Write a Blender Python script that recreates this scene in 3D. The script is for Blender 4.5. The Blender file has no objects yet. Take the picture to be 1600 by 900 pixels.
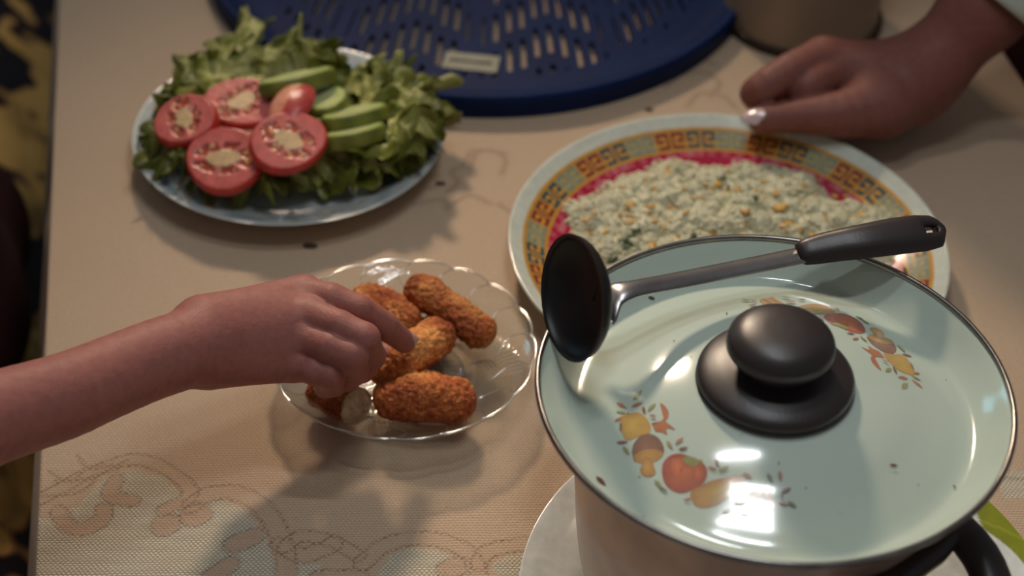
import bpy, math, random
import numpy as np
from mathutils import Vector, Matrix, noise
random.seed(7); RNG = np.random.default_rng(11)
PI = math.pi
SC = bpy.context.scene
COL = SC.collection
TZ = 0.75                       # table top height

# ------------------------------------------------------------------ camera
PITCH, ROLL, CAM_H, FPX = math.radians(40.25), math.radians(2.0), 0.65, 2900.0
cam = bpy.data.objects.new('camera', bpy.data.cameras.new('camera'))
COL.objects.link(cam); SC.camera = cam
cam.data.sensor_width = 36.0
cam.data.lens = 36.0 * FPX / 1600.0
cam.matrix_world = (Matrix.Translation((0, 0, TZ + CAM_H)) @ Matrix.Rotation(PI/2 - PITCH, 4, 'X') @ Matrix.Rotation(ROLL, 4, 'Z'))
cam.data.clip_start = 0.01
cam.data.dof.use_dof = True
cam.data.dof.focus_distance = 0.835
cam.data.dof.aperture_fstop = 6.0
# ------------------------------------------------------------------ light
SC.view_settings.view_transform = 'Standard'
SC.view_settings.look = 'None'
SC.view_settings.gamma = 1.0
SC.view_settings.use_curve_mapping = False
SC.view_settings.exposure = 0.0
world = bpy.data.worlds.new('room_light'); SC.world = world; world.use_nodes = True
world.node_tree.nodes['Background'].inputs[0].default_value = (0.66, 0.64, 0.66, 1)
world.node_tree.nodes['Background'].inputs[1].default_value = 0.20

def area(name, loc, aim, size, power, color, shape='RECTANGLE', size_y=None):
    l = bpy.data.lights.new(name, 'AREA'); l.energy = power; l.color = color; l.shape = shape
    l.size = size; l.size_y = size_y or size
    o = bpy.data.objects.new(name, l); COL.objects.link(o); o.location = loc
    o.rotation_euler = (Vector(aim) - Vector(loc)).to_track_quat('-Z', 'Y').to_euler()
    return o
wl = area('warm_lamp_light', (-0.25, 1.80, TZ + 0.97), (0.10, 0.38, TZ), 0.17, 1.05, (1.0, 0.78, 0.58), 'ELLIPSE', 0.13); wl.data.spread = math.radians(46)
area('ceiling_tube_light', (0.06, 0.77, TZ + 0.85), (0.06, 0.50, TZ), 0.15, 0.85, (0.92, 0.97, 1.0), 'RECTANGLE', 0.022)
area('ceiling_tube_light', (0.09, 0.57, TZ + 0.85), (0.07, 0.42, TZ), 0.17, 0.85, (0.92, 0.97, 1.0), 'RECTANGLE', 0.022)
area('window_light', (-0.95, 1.75, TZ + 0.58), (0.0, 0.7, TZ), 0.16, 0.35, (0.25, 0.75, 1.0), 'RECTANGLE', 0.22)

# ------------------------------------------------------------------ helpers
def at(px, py, h):
    """point at height h above the table whose sight line is (px, py)"""
    x = (px-800)/FPX; y = -(py-450)/FPX; c, s = math.cos(ROLL), math.sin(ROLL)
    x, y = c*x - s*y, s*x + c*y
    d = (x, math.cos(PITCH) + y*math.sin(PITCH), -math.sin(PITCH) + y*math.cos(PITCH))
    t = (h - CAM_H)/d[2]
    return Vector((d[0]*t, d[1]*t, TZ + h))

def tag(o, label, cat=None, group=None, kind=None):
    if label: o['label'] = label
    if cat: o['category'] = cat
    if group: o['group'] = group
    if kind: o['kind'] = kind
    return o
def empty(name, loc, label, cat, group=None):
    o = bpy.data.objects.new(name, None); COL.objects.link(o); o.location = loc; o.empty_display_size = .02
    return tag(o, label, cat, group)
def obj(name, verts, faces, mat, parent=None, smooth=True, cols=None, facecols=None, world=True):
    me = bpy.data.meshes.new(name)
    verts = np.asarray(verts, dtype=np.float64)
    if parent is not None and world:
        verts = verts - np.array(parent_loc(parent))
    if isinstance(faces, np.ndarray):
        nf, k = faces.shape
        me.vertices.add(len(verts)); me.vertices.foreach_set('co', verts.ravel())
        me.loops.add(nf*k); me.loops.foreach_set('vertex_index', faces.ravel().astype(np.int32))
        me.polygons.add(nf); me.polygons.foreach_set('loop_start', np.arange(nf, dtype=np.int32)*k)
        me.update(calc_edges=True); me.validate()
    else:
        me.from_pydata([tuple(v) for v in verts], [], faces)
    if cols is not None:
        cols = np.asarray(cols, float)
        if cols.shape[1] == 3: cols = np.c_[cols, np.ones(len(cols))]
        a = me.color_attributes.new('Col', 'FLOAT_COLOR', 'POINT'); a.data.foreach_set('color', cols.astype(np.float32).ravel())
    if facecols is not None:
        fc = np.asarray(facecols, float)
        if fc.shape[1] == 3: fc = np.c_[fc, np.ones(len(fc))]
        tot = np.zeros(len(me.polygons), np.int32); me.polygons.foreach_get('loop_total', tot)
        a = me.color_attributes.new('Col', 'FLOAT_COLOR', 'CORNER'); a.data.foreach_set('color', np.repeat(fc, tot, axis=0).astype(np.float32).ravel())
    me.polygons.foreach_set('use_smooth', np.full(len(me.polygons), smooth))
    me.materials.append(mat)
    o = bpy.data.objects.new(name, me); COL.objects.link(o)
    if parent is not None: o.parent = parent
    return o
def parent_loc(p):
    v = Vector((0, 0, 0))
    while p is not None: v += p.location; p = p.parent
    return v
def rehome(o, loc):
    """give a single-mesh thing its own origin"""
    loc = Vector(loc); o.data.transform(Matrix.Translation(-loc)); o.location = loc
    return o
def srgb(r, g, b):
    f = lambda c: (c/255/12.92) if c/255 <= .04045 else ((c/255+.055)/1.055)**2.4
    return (f(r), f(g), f(b))

def grid_faces(nu, nv, wrap_u=False, wrap_v=False):
    iu = np.arange(nu if wrap_u else nu-1); iv = np.arange(nv if wrap_v else nv-1)
    I, J = np.meshgrid(iu, iv, indexing='ij'); I2 = (I+1) % nu; J2 = (J+1) % nv
    return np.stack([I*nv+J, I2*nv+J, I2*nv+J2, I*nv+J2], -1).reshape(-1, 4)
def lathe(profile, seg=128, center=(0, 0, 0), rmod=None):
    """profile rows (r,z) -> verts, faces (quads, small poles)"""
    pr = np.array(profile, float); n = len(pr)
    a = np.linspace(0, 2*PI, seg, endpoint=False)
    R = np.maximum(pr[:, 0], 1e-5)[:, None]*np.ones(seg); Z = pr[:, 1][:, None]*np.ones(seg)
    if rmod is not None: R, Z = rmod(R, Z, a[None, :])
    v = np.stack([R*np.cos(a), R*np.sin(a), Z], -1).reshape(-1, 3) + np.array(center)
    return v, grid_faces(n, seg, wrap_v=True)[:, ::-1]
def smooth_profile(pts, n=6):
    """Catmull-Rom through the given (r,z) rows"""
    P = np.array(pts, float); P = np.vstack([2*P[0]-P[1], P, 2*P[-1]-P[-2]]); out = []
    for i in range(1, len(P)-2):
        for t in np.linspace(0, 1, n, endpoint=False):
            p0, p1, p2, p3 = P[i-1:i+3]
            out.append(.5*((2*p1)+(-p0+p2)*t+(2*p0-5*p1+4*p2-p3)*t*t+(-p0+3*p1-3*p2+p3)*t**3))
    out.append(P[-2]); return np.array(out)
def tube(path, rad, seg=12, cap=True, flat=None):
    """path (n,3), rad scalar or list -> verts, faces; flat=(w,h) multipliers across/up"""
    P = np.array(path, float); n = len(P); rad = np.broadcast_to(np.asarray(rad, float), (n,))
    T = np.gradient(P, axis=0); T /= np.linalg.norm(T, axis=1)[:, None]
    up = np.array([0, 0, 1.0]); V = []
    for i in range(n):
        s = np.cross(T[i], up); s /= max(np.linalg.norm(s), 1e-6); u = np.cross(s, T[i])
        for k in range(seg):
            a = 2*PI*k/seg; fw, fh = (1, 1) if flat is None else (flat[0][i], flat[1][i])
            V.append(P[i] + rad[i]*(math.cos(a)*s*fw + math.sin(a)*u*fh))
    F = [list(map(int, f)) for f in grid_faces(n, seg, wrap_v=True)]
    if cap: F.append(list(range(seg))[::-1]); F.append([(n-1)*seg+k for k in range(seg)])
    return V, F
def box(c, s):
    x, y, z = c; a, b, d = [q/2 for q in s]
    V = [(x+i*a, y+j*b, z+k*d) for i in (-1, 1) for j in (-1, 1) for k in (-1, 1)]
    return V, [[0, 1, 3, 2], [4, 6, 7, 5], [0, 4, 5, 1], [2, 3, 7, 6], [0, 2, 6, 4], [1, 5, 7, 3]]
def merge(parts):
    V = []; F = []
    for v, f in parts:
        o = len(V); V += [tuple(q) for q in v]; F += [[int(i)+o for i in q] for q in f]
    return V, F
def fnoise(P, scale, seed=0.0, octv=3):
    """vectorised-ish perlin on (n,3)"""
    return np.array([noise.fractal(Vector((p[0]*scale+seed, p[1]*scale, p[2]*scale)), 1.0, 2.0, octv) for p in P])

# signed distance surfaces (bodies)
def capsule(a, b, ra, rb):
    a = np.array(a, float); b = np.array(b, float); ab = b-a; L = ab@ab
    def f(P):
        t = np.clip(((P-a)@ab)/L, 0, 1)
        return np.linalg.norm(P-a-t[:, None]*ab, axis=1) - (ra+(rb-ra)*t)
    f.box = (np.minimum(a-ra, b-rb), np.maximum(a+ra, b+rb)); return f
def smin(a, b, k):
    h = np.clip(.5+.5*(b-a)/k, 0, 1); return b*(1-h)+a*h-k*h*(1-h)
def union(fs, k):
    def f(P):
        d = fs[0](P)
        for g in fs[1:]: d = smin(d, g(P), k)
        return d
    f.box = (np.min([g.box[0] for g in fs], 0), np.max([g.box[1] for g in fs], 0)); return f
def chain(pts, k=.003):
    """pts rows ((x,y,z), r), run through by a smooth tapering tube"""
    if len(pts) > 2:
        q = np.array([list(p[0])+[p[1]] for p in pts]); out = []
        for i in range(len(q)-1):
            p0 = q[i-1] if i else 2*q[0]-q[1]; p3 = q[i+2] if i+2 < len(q) else 2*q[-1]-q[-2]; p1, p2 = q[i], q[i+1]
            for t in (0, .34, .67): out.append(.5*((2*p1)+(-p0+p2)*t+(2*p0-5*p1+4*p2-p3)*t*t+(-p0+3*p1-3*p2+p3)*t**3))
        out.append(q[-1]); pts = [(o[:3], o[3]) for o in out]; k = .0004
    return union([capsule(pts[i][0], pts[i+1][0], pts[i][1], pts[i+1][1]) for i in range(len(pts)-1)], k)
def surface(f, vox):
    """naive surface nets of f over f.box"""
    lo = f.box[0]-3*vox; hi = f.box[1]+3*vox; n = (np.ceil((hi-lo)/vox)).astype(int)+1
    C = 4; nc = -(-n//C)+1
    g = np.stack(np.meshgrid(*[lo[i]+vox*(C*np.arange(nc[i])+(C-1)/2) for i in range(3)], indexing='ij'), -1).reshape(-1, 3)
    dc = f(g).reshape(nc); near = np.abs(dc) < vox*C*1.6
    D = np.repeat(np.repeat(np.repeat(dc, C, 0), C, 1), C, 2)[:n[0], :n[1], :n[2]].copy()
    M = np.repeat(np.repeat(np.repeat(near, C, 0), C, 1), C, 2)[:n[0], :n[1], :n[2]]
    idx = np.argwhere(M); D[M] = f(lo+idx*vox)
    S = D < 0; n0, n1, n2 = D.shape
    cor = [(i, j, k) for i in (0, 1) for j in (0, 1) for k in (0, 1)]
    cnt = sum(S[i:n0-1+i, j:n1-1+j, k:n2-1+k].astype(int) for i, j, k in cor)
    act = (cnt > 0) & (cnt < 8); cells = np.argwhere(act); vid = -np.ones(act.shape, int); vid[act] = np.arange(len(cells))
    acc = np.zeros((len(cells), 3)); num = np.zeros(len(cells))
    for a in cor:
        for ax in range(3):
            if a[ax] == 1: continue
            b = list(a); b[ax] = 1
            da = D[cells[:, 0]+a[0], cells[:, 1]+a[1], cells[:, 2]+a[2]]; db = D[cells[:, 0]+b[0], cells[:, 1]+b[1], cells[:, 2]+b[2]]
            m = (da < 0) != (db < 0); t = np.where(m, da/np.where(m, da-db, 1), 0)
            p = np.tile(np.array(a, float), (len(cells), 1)); p[:, ax] += t
            acc += p*m[:, None]; num += m
    V = lo+(cells+acc/num[:, None])*vox
    e = vox*.4
    for _ in range(2):
        d = f(V); G = np.stack([(f(V+np.eye(3)[i]*e)-f(V-np.eye(3)[i]*e))/(2*e) for i in range(3)], 1)
        V = V - np.clip(d, -vox*.5, vox*.5)[:, None]*G/np.maximum((G**2).sum(1), .3)[:, None]
    F = []
    for ax in range(3):
        b, c = [(1, 2), (2, 0), (0, 1)][ax]
        s0 = S; s1 = np.roll(S, -1, ax); ch = (s0 != s1)
        sl = [slice(1, -1)]*3; m = np.zeros_like(ch); m[tuple(sl)] = ch[tuple(sl)]
        ed = np.argwhere(m); inside = S[tuple(ed.T)]
        def cell(db, dc2):
            q = ed.copy(); q[:, b] -= db; q[:, c] -= dc2; return vid[tuple(q.T)]
        q = np.stack([cell(1, 1), cell(0, 1), cell(0, 0), cell(1, 0)], 1)
        q[~inside] = q[~inside][:, ::-1]; F.append(q)
    F = np.vstack(F); F = F[(F >= 0).all(1)]
    return V, F

# ------------------------------------------------------------------ materials
def mat(name):
    m = bpy.data.materials.new(name); m.use_nodes = True; nt = m.node_tree
    return m, nt, nt.nodes['Principled BSDF']
def N(nt, t, **kw):
    n = nt.nodes.new(t)
    for k, v in kw.items():
        if k.startswith('i_'):
            key = k[2:]; key = int(key) if key.isdigit() else key
            n.inputs[key].default_value = v
        else: setattr(n, k, v)
    return n
def simple(name, col, rough=.5, metal=0, coat=0, bump=None, var=None, painted=False, sss=0, spec=.5, coords='Object'):
    """principled material; bump=(scale,strength,distance), var=(scale,amount): noise on the base colour"""
    m, nt, b = mat(name); L = nt.links
    b.inputs['Roughness'].default_value = rough; b.inputs['Metallic'].default_value = metal
    b.inputs['Coat Weight'].default_value = coat; b.inputs['Coat Roughness'].default_value = .08
    b.inputs['Specular IOR Level'].default_value = spec
    if sss:
        b.inputs['Subsurface Weight'].default_value = sss; b.inputs['Subsurface Radius'].default_value = (1, .35, .2); b.inputs['Subsurface Scale'].default_value = .006
    tc = N(nt, 'ShaderNodeTexCoord')
    src = None
    if painted:
        a = N(nt, 'ShaderNodeAttribute', attribute_name='Col'); src = a.outputs['Color']
    if var:
        no = N(nt, 'ShaderNodeTexNoise', i_Scale=var[0], i_Detail=5.0); L.new(tc.outputs[coords], no.inputs['Vector'])
        r = N(nt, 'ShaderNodeMapRange', i_1=.3, i_2=.7, i_3=1-var[1], i_4=1+var[1]*.6); L.new(no.outputs['Fac'], r.inputs[0])
        mx = N(nt, 'ShaderNodeMix', data_type='RGBA', blend_type='MULTIPLY'); mx.inputs[0].default_value = 1
        if src: L.new(src, mx.inputs[6])
        else: mx.inputs[6].default_value = (*col, 1)
        L.new(r.outputs[0], mx.inputs[7]); src = mx.outputs[2]
    if src: L.new(src, b.inputs['Base Color'])
    else: b.inputs['Base Color'].default_value = (*col, 1)
    if bump:
        no = N(nt, 'ShaderNodeTexNoise', i_Scale=bump[0], i_Detail=4.0); L.new(tc.outputs[coords], no.inputs['Vector'])
        bp = N(nt, 'ShaderNodeBump', i_Strength=bump[1], i_Distance=bump[2]); L.new(no.outputs['Fac'], bp.inputs['Height']); L.new(bp.outputs[0], b.inputs['Normal'])
    return m

M_wood = simple('table_wood', srgb(90, 55, 35), .5, var=(14, .4))
M_white = simple('white_ceramic', srgb(205, 205, 198), .18, coat=.5)
M_print = simple('glazed_print', (1, 1, 1), .16, coat=.5, painted=True, var=(160, .10))
M_lid = simple('cream_enamel', srgb(190, 204, 190), .13, coat=.6, var=(9, .05), bump=(18, .06, .002))
M_steel = simple('steel', (.30, .28, .26), .28, metal=1, var=(60, .3))
M_dsteel = simple('brushed_steel', (.33, .32, .32), .30, metal=1, var=(90, .15))
M_black = simple('black_plastic', srgb(44, 36, 35), .38, bump=(900, .12, .0004))
M_nonstick = simple('black_nonstick', srgb(17, 14, 14), .45, bump=(700, .1, .0003))
M_pot = simple('pot_enamel', srgb(184, 156, 138), .30, metal=.0, var=(22, .38), coat=.35)
M_blue = simple('blue_plastic', srgb(6, 32, 76), .6, var=(30, .2), spec=.15)
M_jar = simple('cream_plastic', srgb(150, 126, 102), .45, var=(12, .08))
M_jarbase = simple('brown_rubber', srgb(52, 34, 26), .6)
M_maroon = simple('maroon_cloth', srgb(62, 16, 18), .85, bump=(300, .4, .001), var=(15, .4))
M_sleeve = simple('pale_cotton', srgb(176, 182, 170), .85, bump=(40, .4, .004), var=(20, .1))
M_lettuce = simple('lettuce', (1, 1, 1), .42, painted=True, bump=(160, .5, .0015), var=(90, .35), sss=0, spec=.4)
M_tomato = simple('tomato', (1, 1, 1), .30, painted=True, bump=(420, .35, .0008), var=(180, .2), sss=.12)
M_cucumber = simple('cucumber', (1, 1, 1), .32, painted=True, bump=(300, .25, .0005), var=(120, .18), sss=.08)
M_rice = simple('cooked_rice', srgb(212, 206, 172), .42, sss=.1, var=(130, .12))
M_egg = simple('fried_egg', srgb(212, 166, 82), .45, bump=(400, .4, .001), var=(200, .25))
M_herb = simple('green_herb', srgb(38, 66, 24), .5, var=(200, .4))
M_nail = simple('fingernail', srgb(190, 140, 130), .3, coat=.2)
M_polish = simple('nail_polish', srgb(214, 190, 190), .12, coat=1)
M_crumb_dark = simple('fallen_crumb', srgb(70, 48, 34), .8)
M_stain = simple('enamel_chip', srgb(92, 56, 40), .7)

def skin(name, col, red):
    m, nt, b = mat(name); L = nt.links
    tc = N(nt, 'ShaderNodeTexCoord')
    n1 = N(nt, 'ShaderNodeTexNoise', i_Scale=22.0, i_Detail=4.0); L.new(tc.outputs['Object'], n1.inputs[0])
    n2 = N(nt, 'ShaderNodeTexNoise', i_Scale=260.0, i_Detail=3.0); L.new(tc.outputs['Object'], n2.inputs[0])
    mx = N(nt, 'ShaderNodeMix', data_type='RGBA'); mx.inputs[6].default_value = (*col, 1); mx.inputs[7].default_value = (*red, 1); L.new(n1.outputs['Fac'], mx.inputs[0])
    mr = N(nt, 'ShaderNodeMapRange', i_1=.3, i_2=.7, i_3=.9, i_4=1.08); L.new(n2.outputs['Fac'], mr.inputs[0])
    m2 = N(nt, 'ShaderNodeMix', data_type='RGBA', blend_type='MULTIPLY'); m2.inputs[0].default_value = 1
    L.new(mx.outputs[2], m2.inputs[6]); L.new(mr.outputs[0], m2.inputs[7]); L.new(m2.outputs[2], b.inputs['Base Color'])
    v = N(nt, 'ShaderNodeTexVoronoi', i_Scale=900.0); L.new(tc.outputs['Object'], v.inputs[0])
    bp = N(nt, 'ShaderNodeBump', i_Strength=.18, i_Distance=.0004); L.new(v.outputs['Distance'], bp.inputs['Height'])
    bp2 = N(nt, 'ShaderNodeBump', i_Strength=.2, i_Distance=.0012); L.new(n2.outputs['Fac'], bp2.inputs['Height']); L.new(bp.outputs[0], bp2.inputs['Normal']); L.new(bp2.outputs[0], b.inputs['Normal'])
    b.inputs['Roughness'].default_value = .56; b.inputs['Specular IOR Level'].default_value = .3
    b.inputs['Subsurface Weight'].default_value = .15; b.inputs['Subsurface Radius'].default_value = (1, .4, .25); b.inputs['Subsurface Scale'].default_value = .003
    return m
M_skin_child = skin('child_skin', srgb(160, 104, 92), srgb(154, 94, 86))
M_skin_adult = skin('adult_skin', srgb(132, 84, 72), srgb(122, 72, 64))

def crumb_material():
    m, nt, b = mat('golden_crumb_crust'); L = nt.links
    tc = N(nt, 'ShaderNodeTexCoord'); g = N(nt, 'ShaderNodeNewGeometry')
    n1 = N(nt, 'ShaderNodeTexNoise', i_Scale=38.0, i_Detail=3.0); n2 = N(nt, 'ShaderNodeTexNoise', i_Scale=520.0, i_Detail=5.0)
    L.new(g.outputs['Position'], n1.inputs[0]); L.new(g.outputs['Position'], n2.inputs[0])
    r1 = N(nt, 'ShaderNodeValToRGB'); e = r1.color_ramp.elements
    e[0].position = .34; e[0].color = (*srgb(148, 70, 38), 1); e[1].position = .64; e[1].color = (*srgb(226, 158, 92), 1)
    q = e.new(.5); q.color = (*srgb(192, 112, 60), 1)
    r2 = N(nt, 'ShaderNodeMapRange', i_1=.3, i_2=.72, i_3=.6, i_4=1.35); L.new(n1.outputs['Fac'], r1.inputs[0]); L.new(n2.outputs['Fac'], r2.inputs[0])
    mx = N(nt, 'ShaderNodeMix', data_type='RGBA', blend_type='MULTIPLY'); mx.inputs[0].default_value = 1
    L.new(r1.outputs[0], mx.inputs[6]); L.new(r2.outputs[0], mx.inputs[7])
    a = N(nt, 'ShaderNodeAttribute', attribute_name='Col')
    m2 = N(nt, 'ShaderNodeMix', data_type='RGBA', blend_type='MULTIPLY'); m2.inputs[0].default_value = 1
    L.new(mx.outputs[2], m2.inputs[6]); L.new(a.outputs['Color'], m2.inputs[7]); L.new(m2.outputs[2], b.inputs['Base Color'])
    bp = N(nt, 'ShaderNodeBump', i_Strength=1.0, i_Distance=.0020); L.new(n2.outputs['Fac'], bp.inputs['Height']); L.new(bp.outputs[0], b.inputs['Normal'])
    b.inputs['Roughness'].default_value = .66; b.inputs['Specular IOR Level'].default_value = .25
    return m
M_crust = crumb_material()
M_filling = simple('pale_filling', srgb(212, 182, 146), .5, bump=(300, .6, .002), var=(120, .25))

def glass_material():
    m, nt, b = mat('clear_glass'); L = nt.links; nt.nodes.remove(b); out = nt.nodes['Material Output']
    tr = N(nt, 'ShaderNodeBsdfTransparent'); tr.inputs[0].default_value = (.93, .945, .93, 1)
    gl = N(nt, 'ShaderNodeBsdfGlass'); gl.inputs['IOR'].default_value = 1.25; gl.inputs['Roughness'].default_value = .02
    gs = N(nt, 'ShaderNodeBsdfGlossy'); gs.inputs['Roughness'].default_value = .05
    fr_ = N(nt, 'ShaderNodeFresnel', i_IOR=1.65); gm = N(nt, 'ShaderNodeNewGeometry'); iv = N(nt, 'ShaderNodeMath', operation='SUBTRACT'); iv.inputs[0].default_value = 1; L.new(gm.outputs['Backfacing'], iv.inputs[1])
    fr = N(nt, 'ShaderNodeMath', operation='MULTIPLY'); L.new(fr_.outputs[0], fr.inputs[0]); L.new(iv.outputs[0], fr.inputs[1])
    m1 = N(nt, 'ShaderNodeMixShader'); m1.inputs[0].default_value = .28; L.new(tr.outputs[0], m1.inputs[1]); L.new(gl.outputs[0], m1.inputs[2])
    m2 = N(nt, 'ShaderNodeMixShader'); L.new(fr.outputs[0], m2.inputs[0]); L.new(m1.outputs[0], m2.inputs[1]); L.new(gs.outputs[0], m2.inputs[2])
    L.new(m2.outputs[0], out.inputs['Surface']); return m
M_glass = glass_material()

def cloth_material():
    m, nt, b = mat('damask_cloth'); L = nt.links
    tc = N(nt, 'ShaderNodeTexCoord')
    mp = N(nt, 'ShaderNodeMapping'); mp.inputs['Rotation'].default_value = (0, 0, math.radians(-4)); L.new(tc.outputs['Object'], mp.inputs[0])
    sx = N(nt, 'ShaderNodeSeparateXYZ'); L.new(mp.outputs[0], sx.inputs[0])
    def mth(op, a, c=None, d=None):
        n = N(nt, 'ShaderNodeMath', operation=op)
        for i, q in enumerate((a, c, d)):
            if q is None: continue
            if isinstance(q, (int, float)): n.inputs[i].default_value = q
            else: L.new(q, n.inputs[i])
        return n.outputs[0]
    wob = N(nt, 'ShaderNodeTexNoise', i_Scale=60.0, i_Detail=2.0); L.new(mp.outputs[0], wob.inputs[0])
    wx = mth('MULTIPLY_ADD', wob.outputs['Fac'], .0016, sx.outputs[0]); wy = mth('MULTIPLY_ADD', wob.outputs['Fac'], .0014, sx.outputs[1])
    def sine(v, period): return mth('SINE', mth('MULTIPLY', v, 2*PI/period))
    # fine tight weave and the looser mesh of the open grounds
    fine = mth('ADD', mth('MULTIPLY', mth('MULTIPLY', sine(wx, .0021), sine(wy, .0032)), .45), mth('MULTIPLY', sine(wy, .0016), .55))
    row = mth('FLOOR', mth('DIVIDE', wy, .0013)); odd = mth('MULTIPLY', mth('MODULO', mth('ADD', row, 1000), 2.0), .0011)
    mesh = mth('MULTIPLY', mth('ADD', mth('MULTIPLY', sine(mth('ADD', wx, odd), .0022), .5), .5), mth('ABSOLUTE', sine(wy, .0026)))
    a_open = N(nt, 'ShaderNodeAttribute', attribute_name='open_ground'); a_line = N(nt, 'ShaderNodeAttribute', attribute_name='outline'); a_band = N(nt, 'ShaderNodeAttribute', attribute_name='band')
    big = N(nt, 'ShaderNodeTexNoise', i_Scale=5.0, i_Detail=4.0); L.new(tc.outputs['Object'], big.inputs[0])
    thr = N(nt, 'ShaderNodeTexNoise', i_Scale=700.0, i_Detail=2.0); L.new(tc.outputs['Object'], thr.inputs[0])
    def mix(f, a, c, bt='MIX'):
        n = N(nt, 'ShaderNodeMix', data_type='RGBA', blend_type=bt)
        if isinstance(f, (int, float)): n.inputs[0].default_value = f
        else: L.new(f, n.inputs[0])
        for i, q in ((6, a), (7, c)):
            if isinstance(q, tuple): n.inputs[i].default_value = (*q, 1)
            else: L.new(q, n.inputs[i])
        return n.outputs[2]
    tan = mix(big.outputs['Fac'], srgb(208, 182, 154), srgb(222, 200, 172))
    f01 = mth('MULTIPLY_ADD', fine, .5, .5)
    tan = mix(mth('MULTIPLY', f01, .75), tan, srgb(160, 132, 106))
    pale = mix(mesh, srgb(176, 160, 132), srgb(238, 236, 220))
    band = mix(.5, tan, srgb(196, 166, 140))
    c1 = mix(a_open.outputs['Fac'], tan, pale); c2 = mix(a_band.outputs['Fac'], c1, band)
    dots = mth('MULTIPLY', a_line.outputs['Fac'], mth('GREATER_THAN', mth('ADD', mth('MULTIPLY', sine(wx, .0034), sine(wy, .003)), thr.outputs['Fac']), .35))
    c3 = mix(dots, c2, srgb(112, 78, 58))
    wv = mth('MULTIPLY_ADD', thr.outputs['Fac'], .3, .85)
    c4 = mix(1.0, c3, wv, 'MULTIPLY'); L.new(c4, b.inputs['Base Color'])
    hgt = mth('ADD', mth('MULTIPLY', fine, .5), mth('MULTIPLY', mth('MULTIPLY', mesh, a_open.outputs['Fac']), 1.2))
    hgt = mth('ADD', hgt, mth('MULTIPLY', thr.outputs['Fac'], .8))
    hgt = mth('SUBTRACT', hgt, mth('MULTIPLY', dots, 1.0))
    bp = N(nt, 'ShaderNodeBump', i_Strength=.55, i_Distance=.0005); L.new(hgt, bp.inputs['Height']); L.new(bp.outputs[0], b.inputs['Normal'])
    b.inputs['Roughness'].default_value = .8; b.inputs['Sheen Weight'].default_value = .15; b.inputs['Specular IOR Level'].default_value = .25
    return m
M_cloth = cloth_material()

def floor_material():
    m, nt, b = mat('floral_carpet'); L = nt.links
    g = N(nt, 'ShaderNodeTexCoord')
    w = N(nt, 'ShaderNodeTexWave', i_Scale=5.0, i_Distortion=14.0, i_Detail=3.0); w.inputs['Detail Scale'].default_value = 1.6; L.new(g.outputs['Object'], w.inputs[0])
    n = N(nt, 'ShaderNodeTexNoise', i_Scale=9.0, i_Detail=3.0, i_Distortion=1.2); L.new(g.outputs['Object'], n.inputs[0])
    r = N(nt, 'ShaderNodeValToRGB'); e = r.color_ramp.elements; e[0].position = .25; e[0].color = (*srgb(34, 26, 32), 1); e[1].position = .62; e[1].color = (*srgb(244, 190, 104), 1)
    q = e.new(.42); q.color = (*srgb(170, 122, 76), 1)
    L.new(w.outputs['Fac'], r.inputs[0])
    mx = N(nt, 'ShaderNodeMix', data_type='RGBA', blend_type='MULTIPLY'); mx.inputs[0].default_value = 1
    r2 = N(nt, 'ShaderNodeMapRange', i_1=.35, i_2=.6, i_3=.35, i_4=1.3); L.new(n.outputs['Fac'], r2.inputs[0])
    L.new(r.outputs[0], mx.inputs[6]); L.new(r2.outputs[0], mx.inputs[7]); L.new(mx.outputs[2], b.inputs['Base Color'])
    b.inputs['Roughness'].default_value = .9; return m

# ------------------------------------------------------------------ setting: floor and table
V, F = box((0, 1.0, -.01), (7, 7, .02)); fl = obj('floor', V, F, simple('dark_floor', srgb(62, 50, 44), .6, var=(5, .3)), smooth=False); tag(fl, None, kind='structure')

EDGE = math.radians(10.6)       # the table stands turned to the camera
ux = np.array([math.cos(EDGE), math.sin(EDGE)]); uy = np.array([-math.sin(EDGE), math.cos(EDGE)])
E0 = np.array(at(57, 900, 0))[:2]                 # a point on the cloth's left edge
def tb(a, b, z): p = E0 + ux*a + uy*b; return (p[0], p[1], z)
TW, B0, B1 = .60, -.42, 1.05
table = empty('dining_table', tb(TW/2, (B0+B1)/2, 0), 'wooden dining table under the beige cloth', 'table')
def rbox(a0, a1, b0, b1, z0, z1):
    V = [tb(a, b, z) for a in (a0, a1) for b in (b0, b1) for z in (z0, z1)]
    return V, [[0, 1, 3, 2], [4, 6, 7, 5], [0, 4, 5, 1], [2, 3, 7, 6], [0, 2, 6, 4], [1, 5, 7, 3]]
obj('tabletop', *rbox(.004, TW-.004, B0+.004, B1-.004, TZ-.032, TZ-.0025), M_wood, table, False)
for a in (.07, TW-.11):
    for b in (B0+.07, B1-.11): obj('leg', *rbox(a, a+.045, b, b+.045, .0, TZ-.032), M_wood, table, False)
for b in (B0+.08, B1-.10): obj('apron', *rbox(.115, TW-.115, b, b+.02, TZ-.10, TZ-.0325), M_wood, table, False)

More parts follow.
